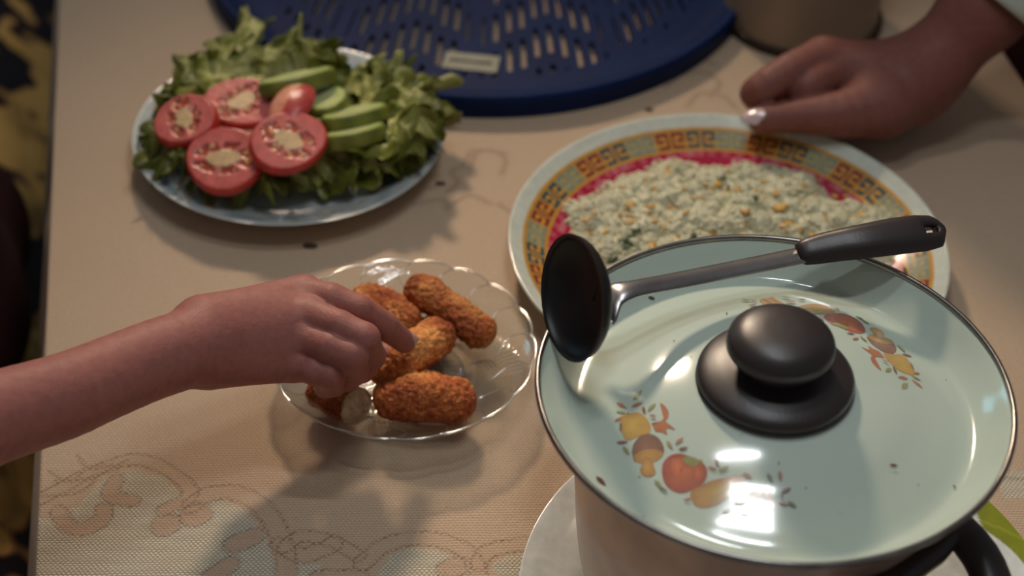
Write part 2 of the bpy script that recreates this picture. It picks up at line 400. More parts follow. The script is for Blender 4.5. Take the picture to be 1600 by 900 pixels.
# cloth: fine grid on top, skirt folding down at the rims
def pl(pts): return np.array([at(x, y, 0)[:2] for x, y in pts])
def catmull(P, n=8):
    P = np.vstack([2*P[0]-P[1], P, 2*P[-1]-P[-2]]); o = []
    for i in range(1, len(P)-2):
        for t in np.linspace(0, 1, n, endpoint=False):
            p0, p1, p2, p3 = P[i-1:i+3]; o.append(.5*((2*p1)+(-p0+p2)*t+(2*p0-5*p1+4*p2-p3)*t*t+(-p0+3*p1-3*p2+p3)*t**3))
    o.append(P[-2]); return np.array(o)
def dist_poly(Q, P):
    d = np.full(len(Q), 9.0)
    for i in range(len(P)-1):
        ab = P[i+1]-P[i]; t = np.clip(((Q-P[i])@ab)/max(ab@ab, 1e-12), 0, 1); d = np.minimum(d, np.linalg.norm(Q-P[i]-t[:, None]*ab, axis=1))
    return d
def inside_poly(Q, P):
    c = np.zeros(len(Q), bool); j = len(P)-1
    for i in range(len(P)):
        m = ((P[i, 1] > Q[:, 1]) != (P[j, 1] > Q[:, 1])) & (Q[:, 0] < (P[j, 0]-P[i, 0])*(Q[:, 1]-P[i, 1])/(P[j, 1]-P[i, 1]+1e-15)+P[i, 0]); c ^= m; j = i
    return c
ca = np.concatenate([np.arange(0, .5995, .0013), [TW]])
cb = np.concatenate([np.arange(B0, -.03, .01), np.arange(-.03, .16, .0013), np.arange(.16, .55, .0024), np.arange(.55, B1, .01), [B1]])
drop = [.003, .02, .05, .09, .13, .17]
A, B = np.meshgrid(ca, cb, indexing='ij')
XY = E0 + A[..., None]*ux + B[..., None]*uy; Q = XY.reshape(-1, 2)
opn = np.zeros(len(Q)); bnd = np.zeros(len(Q)); lin = np.zeros(len(Q))
fr = np.linalg.norm(Q - np.array(at(450, 850, 0))[:2], axis=1) < .75
Qf = Q[fr]; o_ = np.zeros(len(Qf)); b_ = np.zeros(len(Qf)); l_ = np.zeros(len(Qf))
regions = [[(58, 812), (100, 800), (120, 790), (168, 743), (210, 733), (255, 743), (285, 775), (306, 780), (345, 778), (385, 800), (415, 835), (430, 880), (432, 1000), (40, 1000)],
           [(585, 905), (609, 868), (643, 857), (684, 861), (725, 885), (735, 930), (585, 960)], [(770, 880), (796, 868), (860, 860), (900, 900), (860, 960), (790, 950)],
           [(1560, 745), (1585, 735), (1650, 735), (1650, 775), (1570, 778)], [(445, 880), (500, 882), (515, 905), (500, 990), (445, 990)]]
for r_ in regions: o_ = np.maximum(o_, inside_poly(Qf, pl(r_)))
bands = [([(58, 782), (100, 760), (135, 741), (210, 717), (268, 738), (297, 772), (255, 797)], .0032), ([(298, 790), (330, 771), (375, 772), (414, 798), (437, 836), (446, 880), (446, 960)], .0042),
         ([(92, 800), (105, 820), (130, 826), (158, 812), (162, 794)], .0036), ([(182, 748), (172, 772), (206, 782)], .0034), ([(262, 818), (256, 821)], .0058), ([(310, 803), (302, 806)], .0060), ([(395, 838), (366, 850)], .0048),
         ([(436, 850), (470, 868), (505, 858), (520, 850)], .0038), ([(566, 880), (600, 853), (643, 842), (690, 845), (730, 864), (748, 900), (750, 960)], .0038), ([(748, 880), (762, 862), (800, 852), (850, 846)], .0036),
         ([(445, 855), (470, 838), (520, 846), (560, 868)], .003), ([(700, 890), (718, 884)], .005), ([(360, 880), (330, 900)], .004), ([(500, 905), (560, 905)], .005)]
for p_, w_ in bands:
    d = dist_poly(Qf, catmull(pl(p_))); b_ = np.maximum(b_, np.clip((w_-d)/.0009+.5, 0, 1)); l_ = np.maximum(l_, np.clip(1-np.abs(d-w_-.0005)/.0009, 0, 1)*.8)
b_ = np.where(o_ > 0, b_, b_*.35)
lines = [[(75, 735), (110, 752), (140, 728), (190, 728)], [(120, 710), (140, 732), (175, 726)], [(85, 752), (140, 745), (200, 718)], [(66, 775), (120, 770), (150, 748)], [(1530, 740), (1600, 748), (1650, 742)]]
for p_ in lines: l_ = np.maximum(l_, np.clip(1.2-dist_poly(Qf, catmull(pl(p_)))/.0012, 0, 1)*.55)
# worn motifs further up the cloth
far_l = [[(698, 325), (733, 306), (765, 318)], [(735, 262), (745, 240), (770, 236), (790, 250), (784, 272)], [(700, 300), (715, 285), (705, 268), (725, 258), (740, 236), (790, 240)], [(648, 318), (690, 312), (700, 326)],
         [(1040, 135), (1070, 115), (1100, 112), (1125, 130), (1110, 150)], [(1075, 165), (1095, 145), (1130, 150), (1150, 168)], [(1060, 100), (1090, 92), (1120, 100)], [(780, 320), (800, 332)]]
far_m = np.zeros(len(Qf))
for p_ in far_l: far_m = np.maximum(far_m, np.clip(1.1-dist_poly(Qf, catmull(pl(p_)))/.0028, 0, 1))
l_ = np.maximum(l_, far_m*.55); b_ = np.maximum(b_, inside_poly(Qf, pl([(700, 300), (690, 280), (715, 282), (722, 268), (738, 286), (730, 298), (716, 296)]))*.8)
opn[fr] = o_; bnd[fr] = b_; lin[fr] = l_
na, nb = A.shape
Zt = TZ + .0004*np.sin(Q[:, 0]*31+Q[:, 1]*17)*np.sin(Q[:, 1]*23) - .0002
Vt = np.c_[Q, Zt]; Ft = grid_faces(na, nb)
extra = []; idx = np.arange(na*nb).reshape(na, nb); base = len(Vt); newV = []
ring = np.concatenate([idx[:, 0], idx[-1, 1:], idx[-2::-1, -1], idx[0, -2:0:-1]])
out = np.zeros((len(ring), 2)); RA = A.ravel()[ring]; RB = B.ravel()[ring]
out[RA <= 1e-9] -= ux; out[RA >= TW-1e-9] += ux; out[RB <= B0+1e-9] -= uy; out[RB >= B1-1e-9] += uy
out /= np.linalg.norm(out, axis=1)[:, None]; per = np.cumsum(np.r_[0, np.linalg.norm(np.diff(Q[ring], axis=0), axis=1)])
prev = ring
for k, dz in enumerate(drop):
    off = .001 + (.002 + .010*min(dz/.1, 1)*(1+.8*np.sin(per*42+np.sin(per*13)*2)))*(k > 0)
    P = np.c_[Q[ring] + out*off[:, None] if np.ndim(off) else Q[ring]+out*off, Zt[ring]-dz]
    ids = base+len(newV)+np.arange(len(ring)); newV += list(P)
    extra.append(np.stack([prev, ids, np.roll(ids, -1), np.roll(prev, -1)], 1)); prev = ids
Vc = np.vstack([Vt, np.array(newV)]); Fc = np.vstack([Ft]+extra)
cl = obj('tablecloth', Vc, Fc, M_cloth)
for nm, arr in (('open_ground', opn), ('outline', lin), ('band', bnd)):
    at_ = cl.data.attributes.new(nm, 'FLOAT', 'POINT'); at_.data.foreach_set('value', np.r_[arr, np.zeros(len(newV))].astype(np.float32))
rehome(cl, tb(0, 0, TZ)); tag(cl, 'beige damask tablecloth with open scroll pattern covering the table', 'tablecloth')

# ------------------------------------------------------------------ rice plate
RP = Vector(at(800, 450, 0)); RC = Vector((.1163, .789, TZ)); RR = .1194
rp = empty('dinner_plate', RC, 'large round plate with Greek key border and crimson ring, under fried rice', 'plate')
CO, CT, CM, CG, CR, CW, CY = [srgb(*c) for c in ((206, 150, 60), (30, 78, 92), (128, 40, 52), (128, 142, 130), (176, 34, 66), (208, 214, 200), (176, 140, 70))]
glyph = ["#####", "....#", "###.#", "#...#", "#####"]
NK, SEG = 72, 72*6
rad = [0, .02, .045, .070, .078, .082, .0865, .0905, .094, .0975, .0988] + list(np.linspace(.0996, .1092, 6)) + [.1102, .1116, .1135, .116, .118, .1192, .1192, .1175]
def plate_z(r, R=.1194, h=.022):
    t = np.clip((r-R*.62)/(R*.38), 0, 1); return .0035 + (h-.0035)*(t**1.5)
nr = len(rad); ang = np.linspace(0, 2*PI, SEG, endpoint=False)
zz = [plate_z(q) for q in rad]; zz[-2] -= .0022; zz[-1] -= .0028
under = [(.1, .011), (.075, .0015), (.070, .0), (.066, .0), (.064, .0012), (0, .0012)]
prof = np.array(list(zip(rad, zz)) + under)
v, f = lathe(prof, SEG, tuple(RC))
fc = np.zeros((len(prof)-1, SEG, 3)); fc[:] = CW
for i in range(nr-1):
    rm = (rad[i]+rad[i+1])/2
    for j in range(SEG):
        k, c = divmod(j, 6)
        if rm < .0975: col = CR
        elif rm < .0988: col = CO
        elif rm < .0996 or .1092 < rm < .1102: col = CY
        elif rm < .1092:
            row = int(round((rm-.0996)/((.1092-.0996)/5)-.5)); g3 = (k//2) % 3; line = (CT, CM, CG)[g3]; ground = CO if g3 < 2 else srgb(178, 160, 100)
            cc = c if k % 2 == 0 else 4-c
            col = ground
            if c < 5 and 0 <= row < 5 and glyph[row][cc] == '#': col = line
        elif rm < .1116 and i < nr-3: col = CO
        else: col = CW
        fc[i, j] = col
# crimson ring with pale scroll print
for i in range(nr-1):
    rm = (rad[i]+rad[i+1])/2
    if .0775 < rm < .0975:
        for j in range(SEG):
            s_ = math.sin(j*.19+rm*900)+math.sin(j*.37-rm*500)*.8
            if s_ > .75: fc[i, j] = srgb(196, 112, 120)
            if rm > .094 and (j//3) % 2 == 0: fc[i, j] = srgb(190, 84, 96)
obj('plate_body', v, f, M_print, rp, True, facecols=fc.reshape(-1, 3))

# rice mound: lumpy base plus real grains
MC = Vector(at(1143, 368, .010))
def mound_r(a):
    a = (a+PI) % (2*PI)-PI
    return .0905 + .004*math.sin(a*3+1) + .003*math.sin(a*7) + .0022*math.sin(a*13+2) - .011*math.exp(-((a-.62)/.33)**2) - .007*math.exp(-((a-2.2)/.45)**2)
def lump(x, y, sc_):
    d = noise.voronoi(Vector((x*sc_+.3*noise.noise(Vector((x*90, y*90, 0))), y*sc_, 2.5)))[0][0]; return max(0.0, 1-(d/.75)**2)**.7
def mound_h(x, y):
    a = math.atan2(y/.80, x); rr = math.hypot(x, y/.80)/mound_r(a)
    if rr > 1: return -1, rr
    prof = (1-rr*rr); n1 = noise.noise(Vector((x*38, y*38, 3)))
    return max(0, prof*.0125*(1+.5*n1) + min(prof*4, 1)*(.0062*lump(x, y, 72)+.0030*lump(x+1, y, 165))), rr
mv = []; nU, nV = 60, 260
for i in range(nU):
    for j in range(nV):
        a = 2*PI*j/nV; R_ = mound_r(a)*(i/(nU-1))*.999; x, y = R_*math.cos(a), R_*math.sin(a)*.80
        h, rr = mound_h(x, y); X = MC.x-RC.x+x; Y = MC.y-RC.y+y
        mv.append((MC.x+x, MC.y+y, TZ+float(plate_z(math.hypot(X, Y)))+.0006+max(h, 0)))
parts_v = [np.array(mv)]; parts_f = [grid_faces(nU, nV, wrap_v=True)]
unit = []; 
for t, w in ((-1, .0), (-.8, .6), (-.3, 1), (.3, 1), (.8, .6), (1, .0)):
    for k in range(5): unit.append((t, max(w, .02)*math.cos(2*PI*k/5), max(w, .02)*math.sin(2*PI*k/5)))
unit = np.array(unit); uf = grid_faces(6, 5, wrap_v=True); off = len(mv)
def surf_pt(x, y):
    h, rr = mound_h(x, y); X = MC.x-RC.x+x; Y = MC.y-RC.y+y
    return np.array([MC.x+x, MC.y+y, TZ+float(plate_z(math.hypot(X, Y)))+max(h, 0)]), h
ng = 0
while ng < 6000:
    a = random.uniform(0, 2*PI); R_ = mound_r(a)*math.sqrt(random.random())*1.035; x, y = R_*math.cos(a), R_*math.sin(a)*.80
    p, h = surf_pt(x, y); yaw = random.uniform(0, 2*PI); tilt = random.gauss(0, .32)
    L_ = random.uniform(.0018, .0027); w = random.uniform(.0009, .0012)
    M = np.array(Matrix.Rotation(yaw, 3, 'Z') @ Matrix.Rotation(tilt, 3, 'Y')); q = unit*[L_, w, w]
    q[:, 2] += (unit[:, 0]**2)*-.0004
    parts_v.append(q@M.T + p + [0, 0, random.uniform(-.0006, .0007)]); parts_f.append(uf+off); off += 30; ng += 1
rice = obj('fried_rice', np.vstack(parts_v), np.vstack(parts_f), M_rice)
rehome(rice, MC); tag(rice, 'mound of pale fried rice with egg bits on the patterned plate', 'rice', kind='stuff')
def chips(name, mat_, spots, size, label, cat, flat=.35, up=.0022):
    Vs = []; Fs = []
    for (px, py, s_) in spots:
        g = at(px, py, .024); x, y = g.x-MC.x, g.y-MC.y
        p, h = surf_pt(x, y); n = 8; c0 = len(Vs); yaw = random.uniform(0, PI); L_ = size*s_*random.uniform(.8, 1.3); W_ = L_*random.uniform(.4, .75); hh = size*flat*random.uniform(.4, 1)
        for lay in (0, 1):
            for k in range(n):
                a = 2*PI*k/n; q = random.uniform(.6, 1.25); xx = math.cos(a)*L_*q; yy = math.sin(a)*W_*q
                Vs.append((p[0]+xx*math.cos(yaw)-yy*math.sin(yaw), p[1]+xx*math.sin(yaw)+yy*math.cos(yaw), p[2]+up*.25+lay*hh+random.uniform(0, .0010)))
        Vs.append((p[0], p[1], p[2]+up*.25+hh*1.3))
        for k in range(n):
            k2 = (k+1) % n; Fs.append([c0+k, c0+k2, c0+n+k2, c0+n+k]); Fs.append([c0+n+k, c0+n+k2, c0+2*n])
        Fs.append([c0+k for k in range(n)][::-1])
    o = obj(name, Vs, Fs, mat_); rehome(o, MC); return tag(o, label, cat, kind='stuff')
egg = [(1220, 322, 1.9), (1235, 345, 1.6), (1112, 354, 1.8), (1026, 282, 1.3), (1140, 250, 1.2), (1120, 272, 1.4), (1180, 300, 1.1), (1260, 305, 1), (1045, 252, 1.2), (1290, 330, 1), (985, 305, .9), (1075, 318, .9), (1165, 335, 1), (925, 330, .8), (970, 320, .8), (1310, 350, 1.2), (1195, 265, .9), (1100, 300, .8), (1160, 382, 1), (1090, 240, .8), (1250, 350, 1.2), (1020, 372, 1), (1330, 365, .9), (918, 318, .7), (955, 408, 1.2), (1400, 395, 1), (1350, 318, .7)]
chips('egg_bits', M_egg, [(x_, y_, s_*.8) for x_, y_, s_ in egg] + [(random.uniform(920, 1360), random.uniform(250, 370), random.uniform(.4, .8)) for _ in range(60)], .0036, 'bits of yellow scrambled egg scattered through the fried rice', 'egg')
herb = [(975, 360, 1.1), (986, 352, 1.3), (996, 348, .9), (984, 368, 1.1), (960, 374, 1.2), (955, 380, .8), (948, 392, 1.0), (1068, 252, 1.3), (1130, 264, .9), (1140, 275, .8), (1145, 288, .8), (1155, 300, 1.0), (1168, 298, .7), (1118, 372, .8), (1085, 366, .6), (1414, 402, 1.1), (1420, 396, .8), (1180, 310, .6), (1005, 375, .6), (1163, 275, .5), (930, 395, .6), (1080, 368, .5)]
chips('herb_bits', M_herb, herb, .0030, 'dark green chopped herb flecks scattered over the fried rice', 'herbs', flat=.3, up=.0042)

# ------------------------------------------------------------------ white plate under the pot
UC = Vector((.127, .540, TZ)); UR = .1195
up = empty('serving_plate', UC, 'white plate with green leaf edge under the cream enamel pot', 'plate')
prof = smooth_profile([(0, .004), (.05, .004), (.082, .0045), (.092, .008), (.108, .0135), (UR-.001, .0165), (UR, .0158), (UR-.002, .0142), (.1, .009), (.085, .0015), (.07, 0), (.066, 0), (.064, .0015), (0, .0015)], 16)
v, f = lathe(prof, 420, tuple(UC)); cc = []; wht, grn = np.array(srgb(232, 240, 238)), np.array(srgb(140, 148, 34))
for p in v:
    x, y = p[0]-UC.x, p[1]-UC.y; r = math.hypot(x, y); a = math.degrees(math.atan2(y, x)); lim = .1080+.006*math.sin(math.radians(a*5+40))+.012*max(0, (abs(a+18)-46)/10)
    m_ = min(1, max(0, (r-lim)/.0006+.5)) if p[2]-TZ > .0110 else 0; vein_ = .25*(abs(math.sin(math.radians(a*9+r*9000))) < .12); cc.append(wht*(1-m_)+grn*(1+vein_)*m_)
obj('plate_body', v, f, M_print, up, True, cols=cc)

# ------------------------------------------------------------------ pot and lid
PC = Vector((.110, .5635, TZ+.0050)); pot = empty('cooking_pot', PC, 'brown mottled enamel cooking pot standing on the white plate, under its lid', 'pot')
prof = smooth_profile([(0, 0), (.06, 0), (.068, .002), (.074, .010), (.078, .035), (.0805, .07), (.082, .100), (.0835, .1015), (.083, .1025), (.0805, .100), (.076, .035), (.072, .012), (.064, .004), (0, .003)], 5)
v, f = lathe(prof, 160, tuple(PC)); obj('pot_body', v, f, M_pot, pot)
for aa in (-49, 131):
    th = math.radians(aa); d = np.array([math.cos(th), math.sin(th)]); s = np.array([-d[1], d[0]]); pth = []
    for t in np.linspace(0, PI, 22):
        rr = .078 + .040*math.sin(t)**.7; w = -.030*math.cos(t); pth.append((PC.x+d[0]*rr+s[0]*w, PC.y+d[1]*rr+s[1]*w, TZ+.088-.012*math.sin(t)))
    h_ = obj('handle', *tube(pth, .0085, 14, flat=([1.0]*22, [.75]*22)), M_black, pot)
    vv, ff = [], []
    c = (PC.x+d[0]*.082, PC.y+d[1]*.082, TZ+.088)
    o = obj('handle_bracket', *tube([(c[0]-s[0]*.026, c[1]-s[1]*.026, c[2]), (c[0]-s[0]*.012+d[0]*.003, c[1]-s[1]*.012+d[1]*.003, c[2]), (c[0]+s[0]*.012+d[0]*.003, c[1]+s[1]*.012+d[1]*.003, c[2]), (c[0]+s[0]*.026, c[1]+s[1]*.026, c[2])], .0050, 10), M_black, h_)

LH = .1245; LC = Vector((.110, .5635, TZ+LH)); LR = .0985
lid = empty('pot_lid', LC, 'cream enamel pot lid with vegetable print and steel rim, on the brown pot', 'lid')
lid_pts = np.array([(0, .0030), (.02, .0030), (.034, .0016), (.05, -.0022), (.062, -.0064), (.072, -.0098), (.079, -.0122), (.083, -.0126), (.0865, -.0108), (.091, -.0068), (.096, -.0014), (.0978, .0002)])
lid_s = smooth_profile(lid_pts, 8)
def lid_z(r): return np.interp(r, lid_s[:, 0], lid_s[:, 1])
und = [(.0972, -.0012), (.091, -.0084), (.0868, -.0124), (.083, -.0142), (.079, -.0138), (.05, -.0038), (0, .0012)]
v, f = lathe(np.vstack([lid_s, und]), 192, tuple(LC)); obj('lid_body', v, f, M_lid, lid)
a_ = np.linspace(0, 2*PI, 12, endpoint=False)
prof = [(.0981+.0013*math.cos(t), .0004+.0016*math.sin(t)) for t in list(a_)+[0]]
v, f = lathe(prof, 192, tuple(LC)); obj('lid_rim', v, f[:, ::-1], M_steel, lid)
kb = smooth_profile([(0, .0042), (.0300, .0030), (.0322, .0040), (.0326, .0062), (.0305, .0086), (.0240, .0112), (.0160, .0132), (.0140, .0150)], 6)
v, f = lathe(kb, 96, tuple(LC)); knb = obj('knob_base', v, f[:, ::-1], M_black, lid)
kt = smooth_profile([(.0138, .0138), (.0140, .0165), (.0190, .0182), (.0218, .0212), (.0222, .0240), (.0210, .0272), (.0165, .0306), (.0090, .0325), (0, .0330)], 6)
v, f = lathe(kt, 96, tuple(LC)); knt = obj('knob', v, f[:, ::-1], M_black, lid)

# the print on the lid: thin colour shapes lying on the dome, one spray on each side
def lid_hit(px, py):
    h = LH-.005
    for _ in range(8):
        g = at(px, py, h); r = math.hypot(g.x-LC.x, g.y-LC.y); h = LH+float(lid_z(r))
    return np.array([g.x-LC.x, g.y-LC.y])
def decal_mesh(shapes):
    V, F, C = [], [], []
    for lay, (pts, c0, c1) in enumerate(shapes):
        P = np.array([lid_hit(*p) for p in pts]); P = np.vstack([catmull(np.vstack([P, P[:1]]), 5)[:-1]]) if len(pts) > 4 else P
        cen = P.mean(0); n = len(P); o = len(V); rings = 4
        for k in range(rings, 0, -1):
            for q in P:
                w = cen+(q-cen)*k/rings; V.append((w[0], w[1], float(lid_z(np.hypot(*w)))+.00014+.00003*lay)); t = (k/rings); t = t if True else 0
                C.append([c0[i]*(1-t)+c1[i]*t for i in range(3)])
        V.append((cen[0], cen[1], float(lid_z(np.hypot(*cen)))+.00014+.00003*lay)); C.append(c0)
        for k in range(rings-1):
            for j in range(n): j2 = (j+1) % n; F.append([o+k*n+j, o+k*n+j2, o+(k+1)*n+j2, o+(k+1)*n+j])
        for j in range(n): F.append([o+(rings-1)*n+j, o+(rings-1)*n+(j+1) % n, o+rings*n])
    return np.array(V), F, np.array(C)*.74+np.array(srgb(186, 184, 152))*.26
S = srgb
onion = [([(969, 652), (975, 648), (985, 646), (998, 645), (1008, 652), (1016, 664), (1015, 676), (1000, 681), (985, 688), (975, 685), (970, 668)], S(196, 160, 70), S(190, 142, 58)),
         ([(968, 660), (972, 664), (971, 678), (968, 672)], S(110, 84, 60), S(120, 90, 60))]
pepper_curl = [([(1018, 662), (1028, 660), (1036, 655), (1041, 645), (1036, 636), (1031, 631), (1036, 632), (1044, 642), (1044, 652), (1038, 662), (1050, 668), (1055, 672), (1042, 670), (1042, 680), (1034, 676), (1024, 674)], S(186, 96, 44), S(170, 78, 48))]
mushroom = [([(987, 706), (990, 694), (1000, 682), (1014, 678), (1028, 684), (1036, 696), (1037, 708), (1026, 714), (1005, 716), (992, 722)], S(132, 74, 66), S(118, 58, 58)),
            ([(990, 712), (1004, 704), (1020, 702), (1034, 706), (1034, 714), (1022, 722), (1006, 724), (994, 722)], S(196, 146, 66), S(178, 120, 50)),
            ([(1003, 718), (1012, 714), (1018, 720), (1022, 730), (1024, 740), (1014, 746), (1003, 742), (1000, 734), (1003, 726)], S(206, 158, 76), S(178, 112, 46))]
tomato_p = [([(1034, 738), (1036, 724), (1046, 713), (1060, 709), (1074, 712), (1090, 718), (1102, 728), (1105, 742), (1098, 756), (1082, 766), (1062, 771), (1046, 764), (1037, 752)], S(204, 92, 50), S(160, 34, 42)),
            ([(1050, 718), (1062, 716), (1068, 726), (1066, 740), (1056, 744), (1048, 732)], S(214, 112, 60), S(196, 70, 48)),
            ([(1084, 726), (1096, 732), (1098, 746), (1088, 752), (1082, 740)], S(208, 98, 56), S(178, 56, 46)),
            ([(1066, 716), (1076, 713), (1088, 718), (1098, 720), (1090, 726), (1086, 730), (1078, 728), (1070, 724)], S(126, 134, 70), S(140, 138, 76))]
corn = [([(1078, 776), (1080, 768), (1092, 760), (1110, 752), (1126, 748), (1146, 744), (1166, 745), (1160, 756), (1150, 768), (1136, 780), (1118, 790), (1100, 794), (1086, 790)], S(198, 160, 74), S(172, 112, 60)),
        ([(1100, 786), (1120, 772), (1140, 762), (1154, 756), (1138, 772), (1118, 784)], S(182, 142, 60), S(178, 134, 60))]
pepper = [([(1166, 774), (1176, 768), (1190, 760), (1202, 760), (1206, 774), (1212, 788), (1208, 798), (1196, 802), (1186, 808), (1180, 798), (1172, 786)], S(204, 166, 90), S(186, 126, 66)),
          ([(1192, 766), (1196, 774), (1206, 794), (1200, 796), (1190, 780)], S(140, 82, 66), S(150, 92, 60)), ([(1180, 774), (1186, 784), (1192, 800), (1186, 798), (1178, 784)], S(160, 112, 60), S(170, 120, 60))]
def leaf(cx, cy, ang, L, col, w=.33):
    a = math.radians(ang); pts = []
    for t, ww in ((-1, 0), (-.5, .8), (0, 1), (.5, .7), (1, 0), (.5, -.7), (0, -1), (-.5, -.8)):
        x, y = t*L, ww*L*w; pts.append((cx+x*math.cos(a)-y*math.sin(a), cy+(x*math.sin(a)+y*math.cos(a))*.85))
    return (pts, col, col)
OL, RD, BR, GR = S(142, 142, 92), S(124, 48, 52), S(172, 100, 76), S(96, 108, 74)
leaves = [leaf(996, 618, -55, 12, OL), leaf(971, 634, 35, 10, BR), leaf(995, 633, -25, 10, BR), leaf(1006, 642, 80, 8, RD), leaf(1018, 637, -50, 10, OL), leaf(970, 645, 10, 8, OL), leaf(966, 656, -30, 7, BR),
          leaf(972, 692, -5, 9, RD), leaf(978, 705, 60, 10, OL), leaf(1046, 696, 60, 9, OL), leaf(1061, 690, -45, 9, BR), leaf(1067, 702, -15, 8, RD), leaf(1120, 724, 70, 8, RD), leaf(1113, 733, 20, 8, BR), leaf(1130, 734, -30, 10, OL),
          leaf(1028, 757, 50, 9, OL), leaf(1036, 766, 30, 8, GR), leaf(1074, 782, -10, 7, BR), leaf(1168, 745, 30, 9, RD), leaf(1175, 761, -10, 5, S(90, 80, 110)), leaf(1203, 748, 60, 9, GR), leaf(1219, 745, 80, 9, BR), leaf(1228, 768, -30, 9, RD),
          leaf(1224, 789, 20, 8, BR), leaf(1237, 790, 35, 9, GR), leaf(1157, 786, -5, 11, BR), leaf(1134, 800, -20, 8, RD), leaf(1163, 804, 20, 9, OL), leaf(1020, 652, 20, 6, BR), leaf(1222, 776, 80, 8, S(120, 90, 60), .12)]
sets = [('printed_leaf_spray', leaves), ('printed_onion', onion), ('printed_chilli', pepper_curl), ('printed_mushroom', mushroom), ('printed_tomato', tomato_p), ('printed_corn', corn), ('printed_pepper', pepper)]
for name, sh in sets:
    V, F, C = decal_mesh(sh)
    for turn in (0, 1):
        W = V.copy()
        if turn: ang = math.radians(180+4); R2 = np.array([[math.cos(ang), -math.sin(ang)], [math.sin(ang), math.cos(ang)]]); W[:, :2] = W[:, :2]@R2.T
        obj(name, W, F, M_print, lid, True, cols=C, world=False)
V, F, C = decal_mesh([leaf(939, 752, 50, 12, S(70, 42, 34), .35)]); obj('enamel_chip', V, F, M_stain, lid, True, world=False)
chips_ = [leaf(random.uniform(930, 1520), random.uniform(470, 860), random.uniform(0, 180), random.uniform(1.2, 2.4), S(150, 134, 112), .5) for _ in range(22)] + [leaf(1018, 467, 20, 6, S(80, 60, 50)), leaf(1396, 729, 10, 7, S(130, 118, 96)), leaf(1491, 762, 40, 4, S(100, 84, 60))]
V, F, C = decal_mesh(chips_); o = obj('enamel_speck', V, F, M_stain, lid, True, world=False); o['kind'] = 'stuff'

# ------------------------------------------------------------------ ladle
lad = empty('soup_ladle', at(900, 500, .13), 'steel ladle with black bowl and black handle, lying across the pot lid', 'ladle')
bc = np.array(at(893, 466, .1500)); nrm = np.array([-.885, -.41, .22]); nrm /= np.linalg.norm(nrm)
t1 = np.cross(nrm, [0, 0, 1.0]); t1 /= np.linalg.norm(t1); t2 = np.cross(t1, nrm)
if t2[2] < 0: t2 = -t2
# opening plane axes: solve so that the rim's outline fits the seen ellipse
BR_ = .0268
prof = [(BR_*math.cos(t), -BR_*.44*math.sin(t)) for t in np.linspace(0, PI/2, 16)]; inner = [((BR_-.0014)*math.cos(t), -(BR_-.0018)*.42*math.sin(t)) for t in np.linspace(PI/2, 0, 16)]
v, f = lathe(prof+inner+[prof[0]], 64, (0, 0, 0))
v = bc + v[:, :1]*t1 + v[:, 1:2]*t2*1.0 + v[:, 2:]*nrm
obj('ladle_bowl', v, f, M_nonstick, lad)
rimc = bc + t2*0
side = np.array(at(948, 452, .150))
pth = catmull(np.array([np.array(at(938, 478, .1400)), np.array(at(958, 462, .1440)), np.array(at(986, 452, .1450)), np.array(at(1060, 438, .140)), np.array(at(1160, 418, .136)), np.array(at(1262, 397, .134)), np.array(at(1300, 389, .134))]), 6)
n = len(pth); tt = np.linspace(0, 1, n)
wd = np.interp(tt, [0, .06, .18, .35, 1], [.0130, .0125, .0074, .0050, .0054]); th_ = np.interp(tt, [0, .2, 1], [.0012, .0020, .0018])
obj('ladle_stem', *tube(pth, 1.0, 12, flat=(wd, th_)), M_dsteel, lad)
# handle grip as a solid with a real hanging hole
gp = catmull(np.array([np.array(at(1246, 397, .1350)), np.array(at(1300, 385, .1375)), np.array(at(1350, 377, .140)), np.array(at(1400, 369, .141)), np.array(at(1440, 364, .141)), np.array(at(1474, 359, .140))]), 6)
gn = len(gp); gt = np.linspace(0, 1, gn); gw = np.interp(gt, [0, .03, .12, .3, .6, .8, .93, .985, 1], [.0045, .0062, .0073, .0082, .0092, .0092, .0082, .0050, .0024]); gh = np.interp(gt, [0, .05, .3, .8, 1], [.003, .0046, .0052, .0042, .002])
T = np.gradient(gp, axis=0); T /= np.linalg.norm(T, axis=1)[:, None]
tilt = Vector((0, -.45, 1)).normalized(); tilt = np.array(tilt)
V = []; cols = np.linspace(-1, 1, 9); holeG = (.80, .925)
for lay in (1, -1):
    for i in range(gn):
        s = np.cross(T[i], tilt); s /= np.linalg.norm(s); u = np.cross(s, T[i])
        for k in range(9): V.append(gp[i]+s*gw[i]*cols[k] + u*gh[i]*lay*math.sqrt(max(0.0, 1-abs(cols[k])**2.6)))
F = []; NL = gn*9; hole = set()
for i in range(gn-1):
    for k in range(8):
        if holeG[0] < (gt[i]+gt[i+1])/2 < holeG[1] and k in (3, 4): hole.add((i, k)); continue
        a0 = i*9+k; F.append([a0, a0+1, a0+10, a0+9]); b0 = NL+a0; F.append([b0, b0+9, b0+10, b0+1])
for i in range(gn-1):
    F.append([i*9, (i+1)*9, NL+(i+1)*9, NL+i*9]); F.append([i*9+8, NL+i*9+8, NL+(i+1)*9+8, (i+1)*9+8])
for k in range(8): F.append([k, NL+k, NL+k+1, k+1]); e = (gn-1)*9+k; F.append([e, e+1, NL+e+1, NL+e])
for (i, k) in hole:
    for (i2, k2, e1, e2) in ((i-1, k, i*9+k, i*9+k+1), (i+1, k, (i+1)*9+k+1, (i+1)*9+k), (i, k-1, (i+1)*9+k, i*9+k), (i, k+1, i*9+k+1, (i+1)*9+k+1)):
        if (i2, k2) not in hole: F.append([e1, e2, NL+e2, NL+e1])
obj('ladle_grip', V, F, M_black, lad)

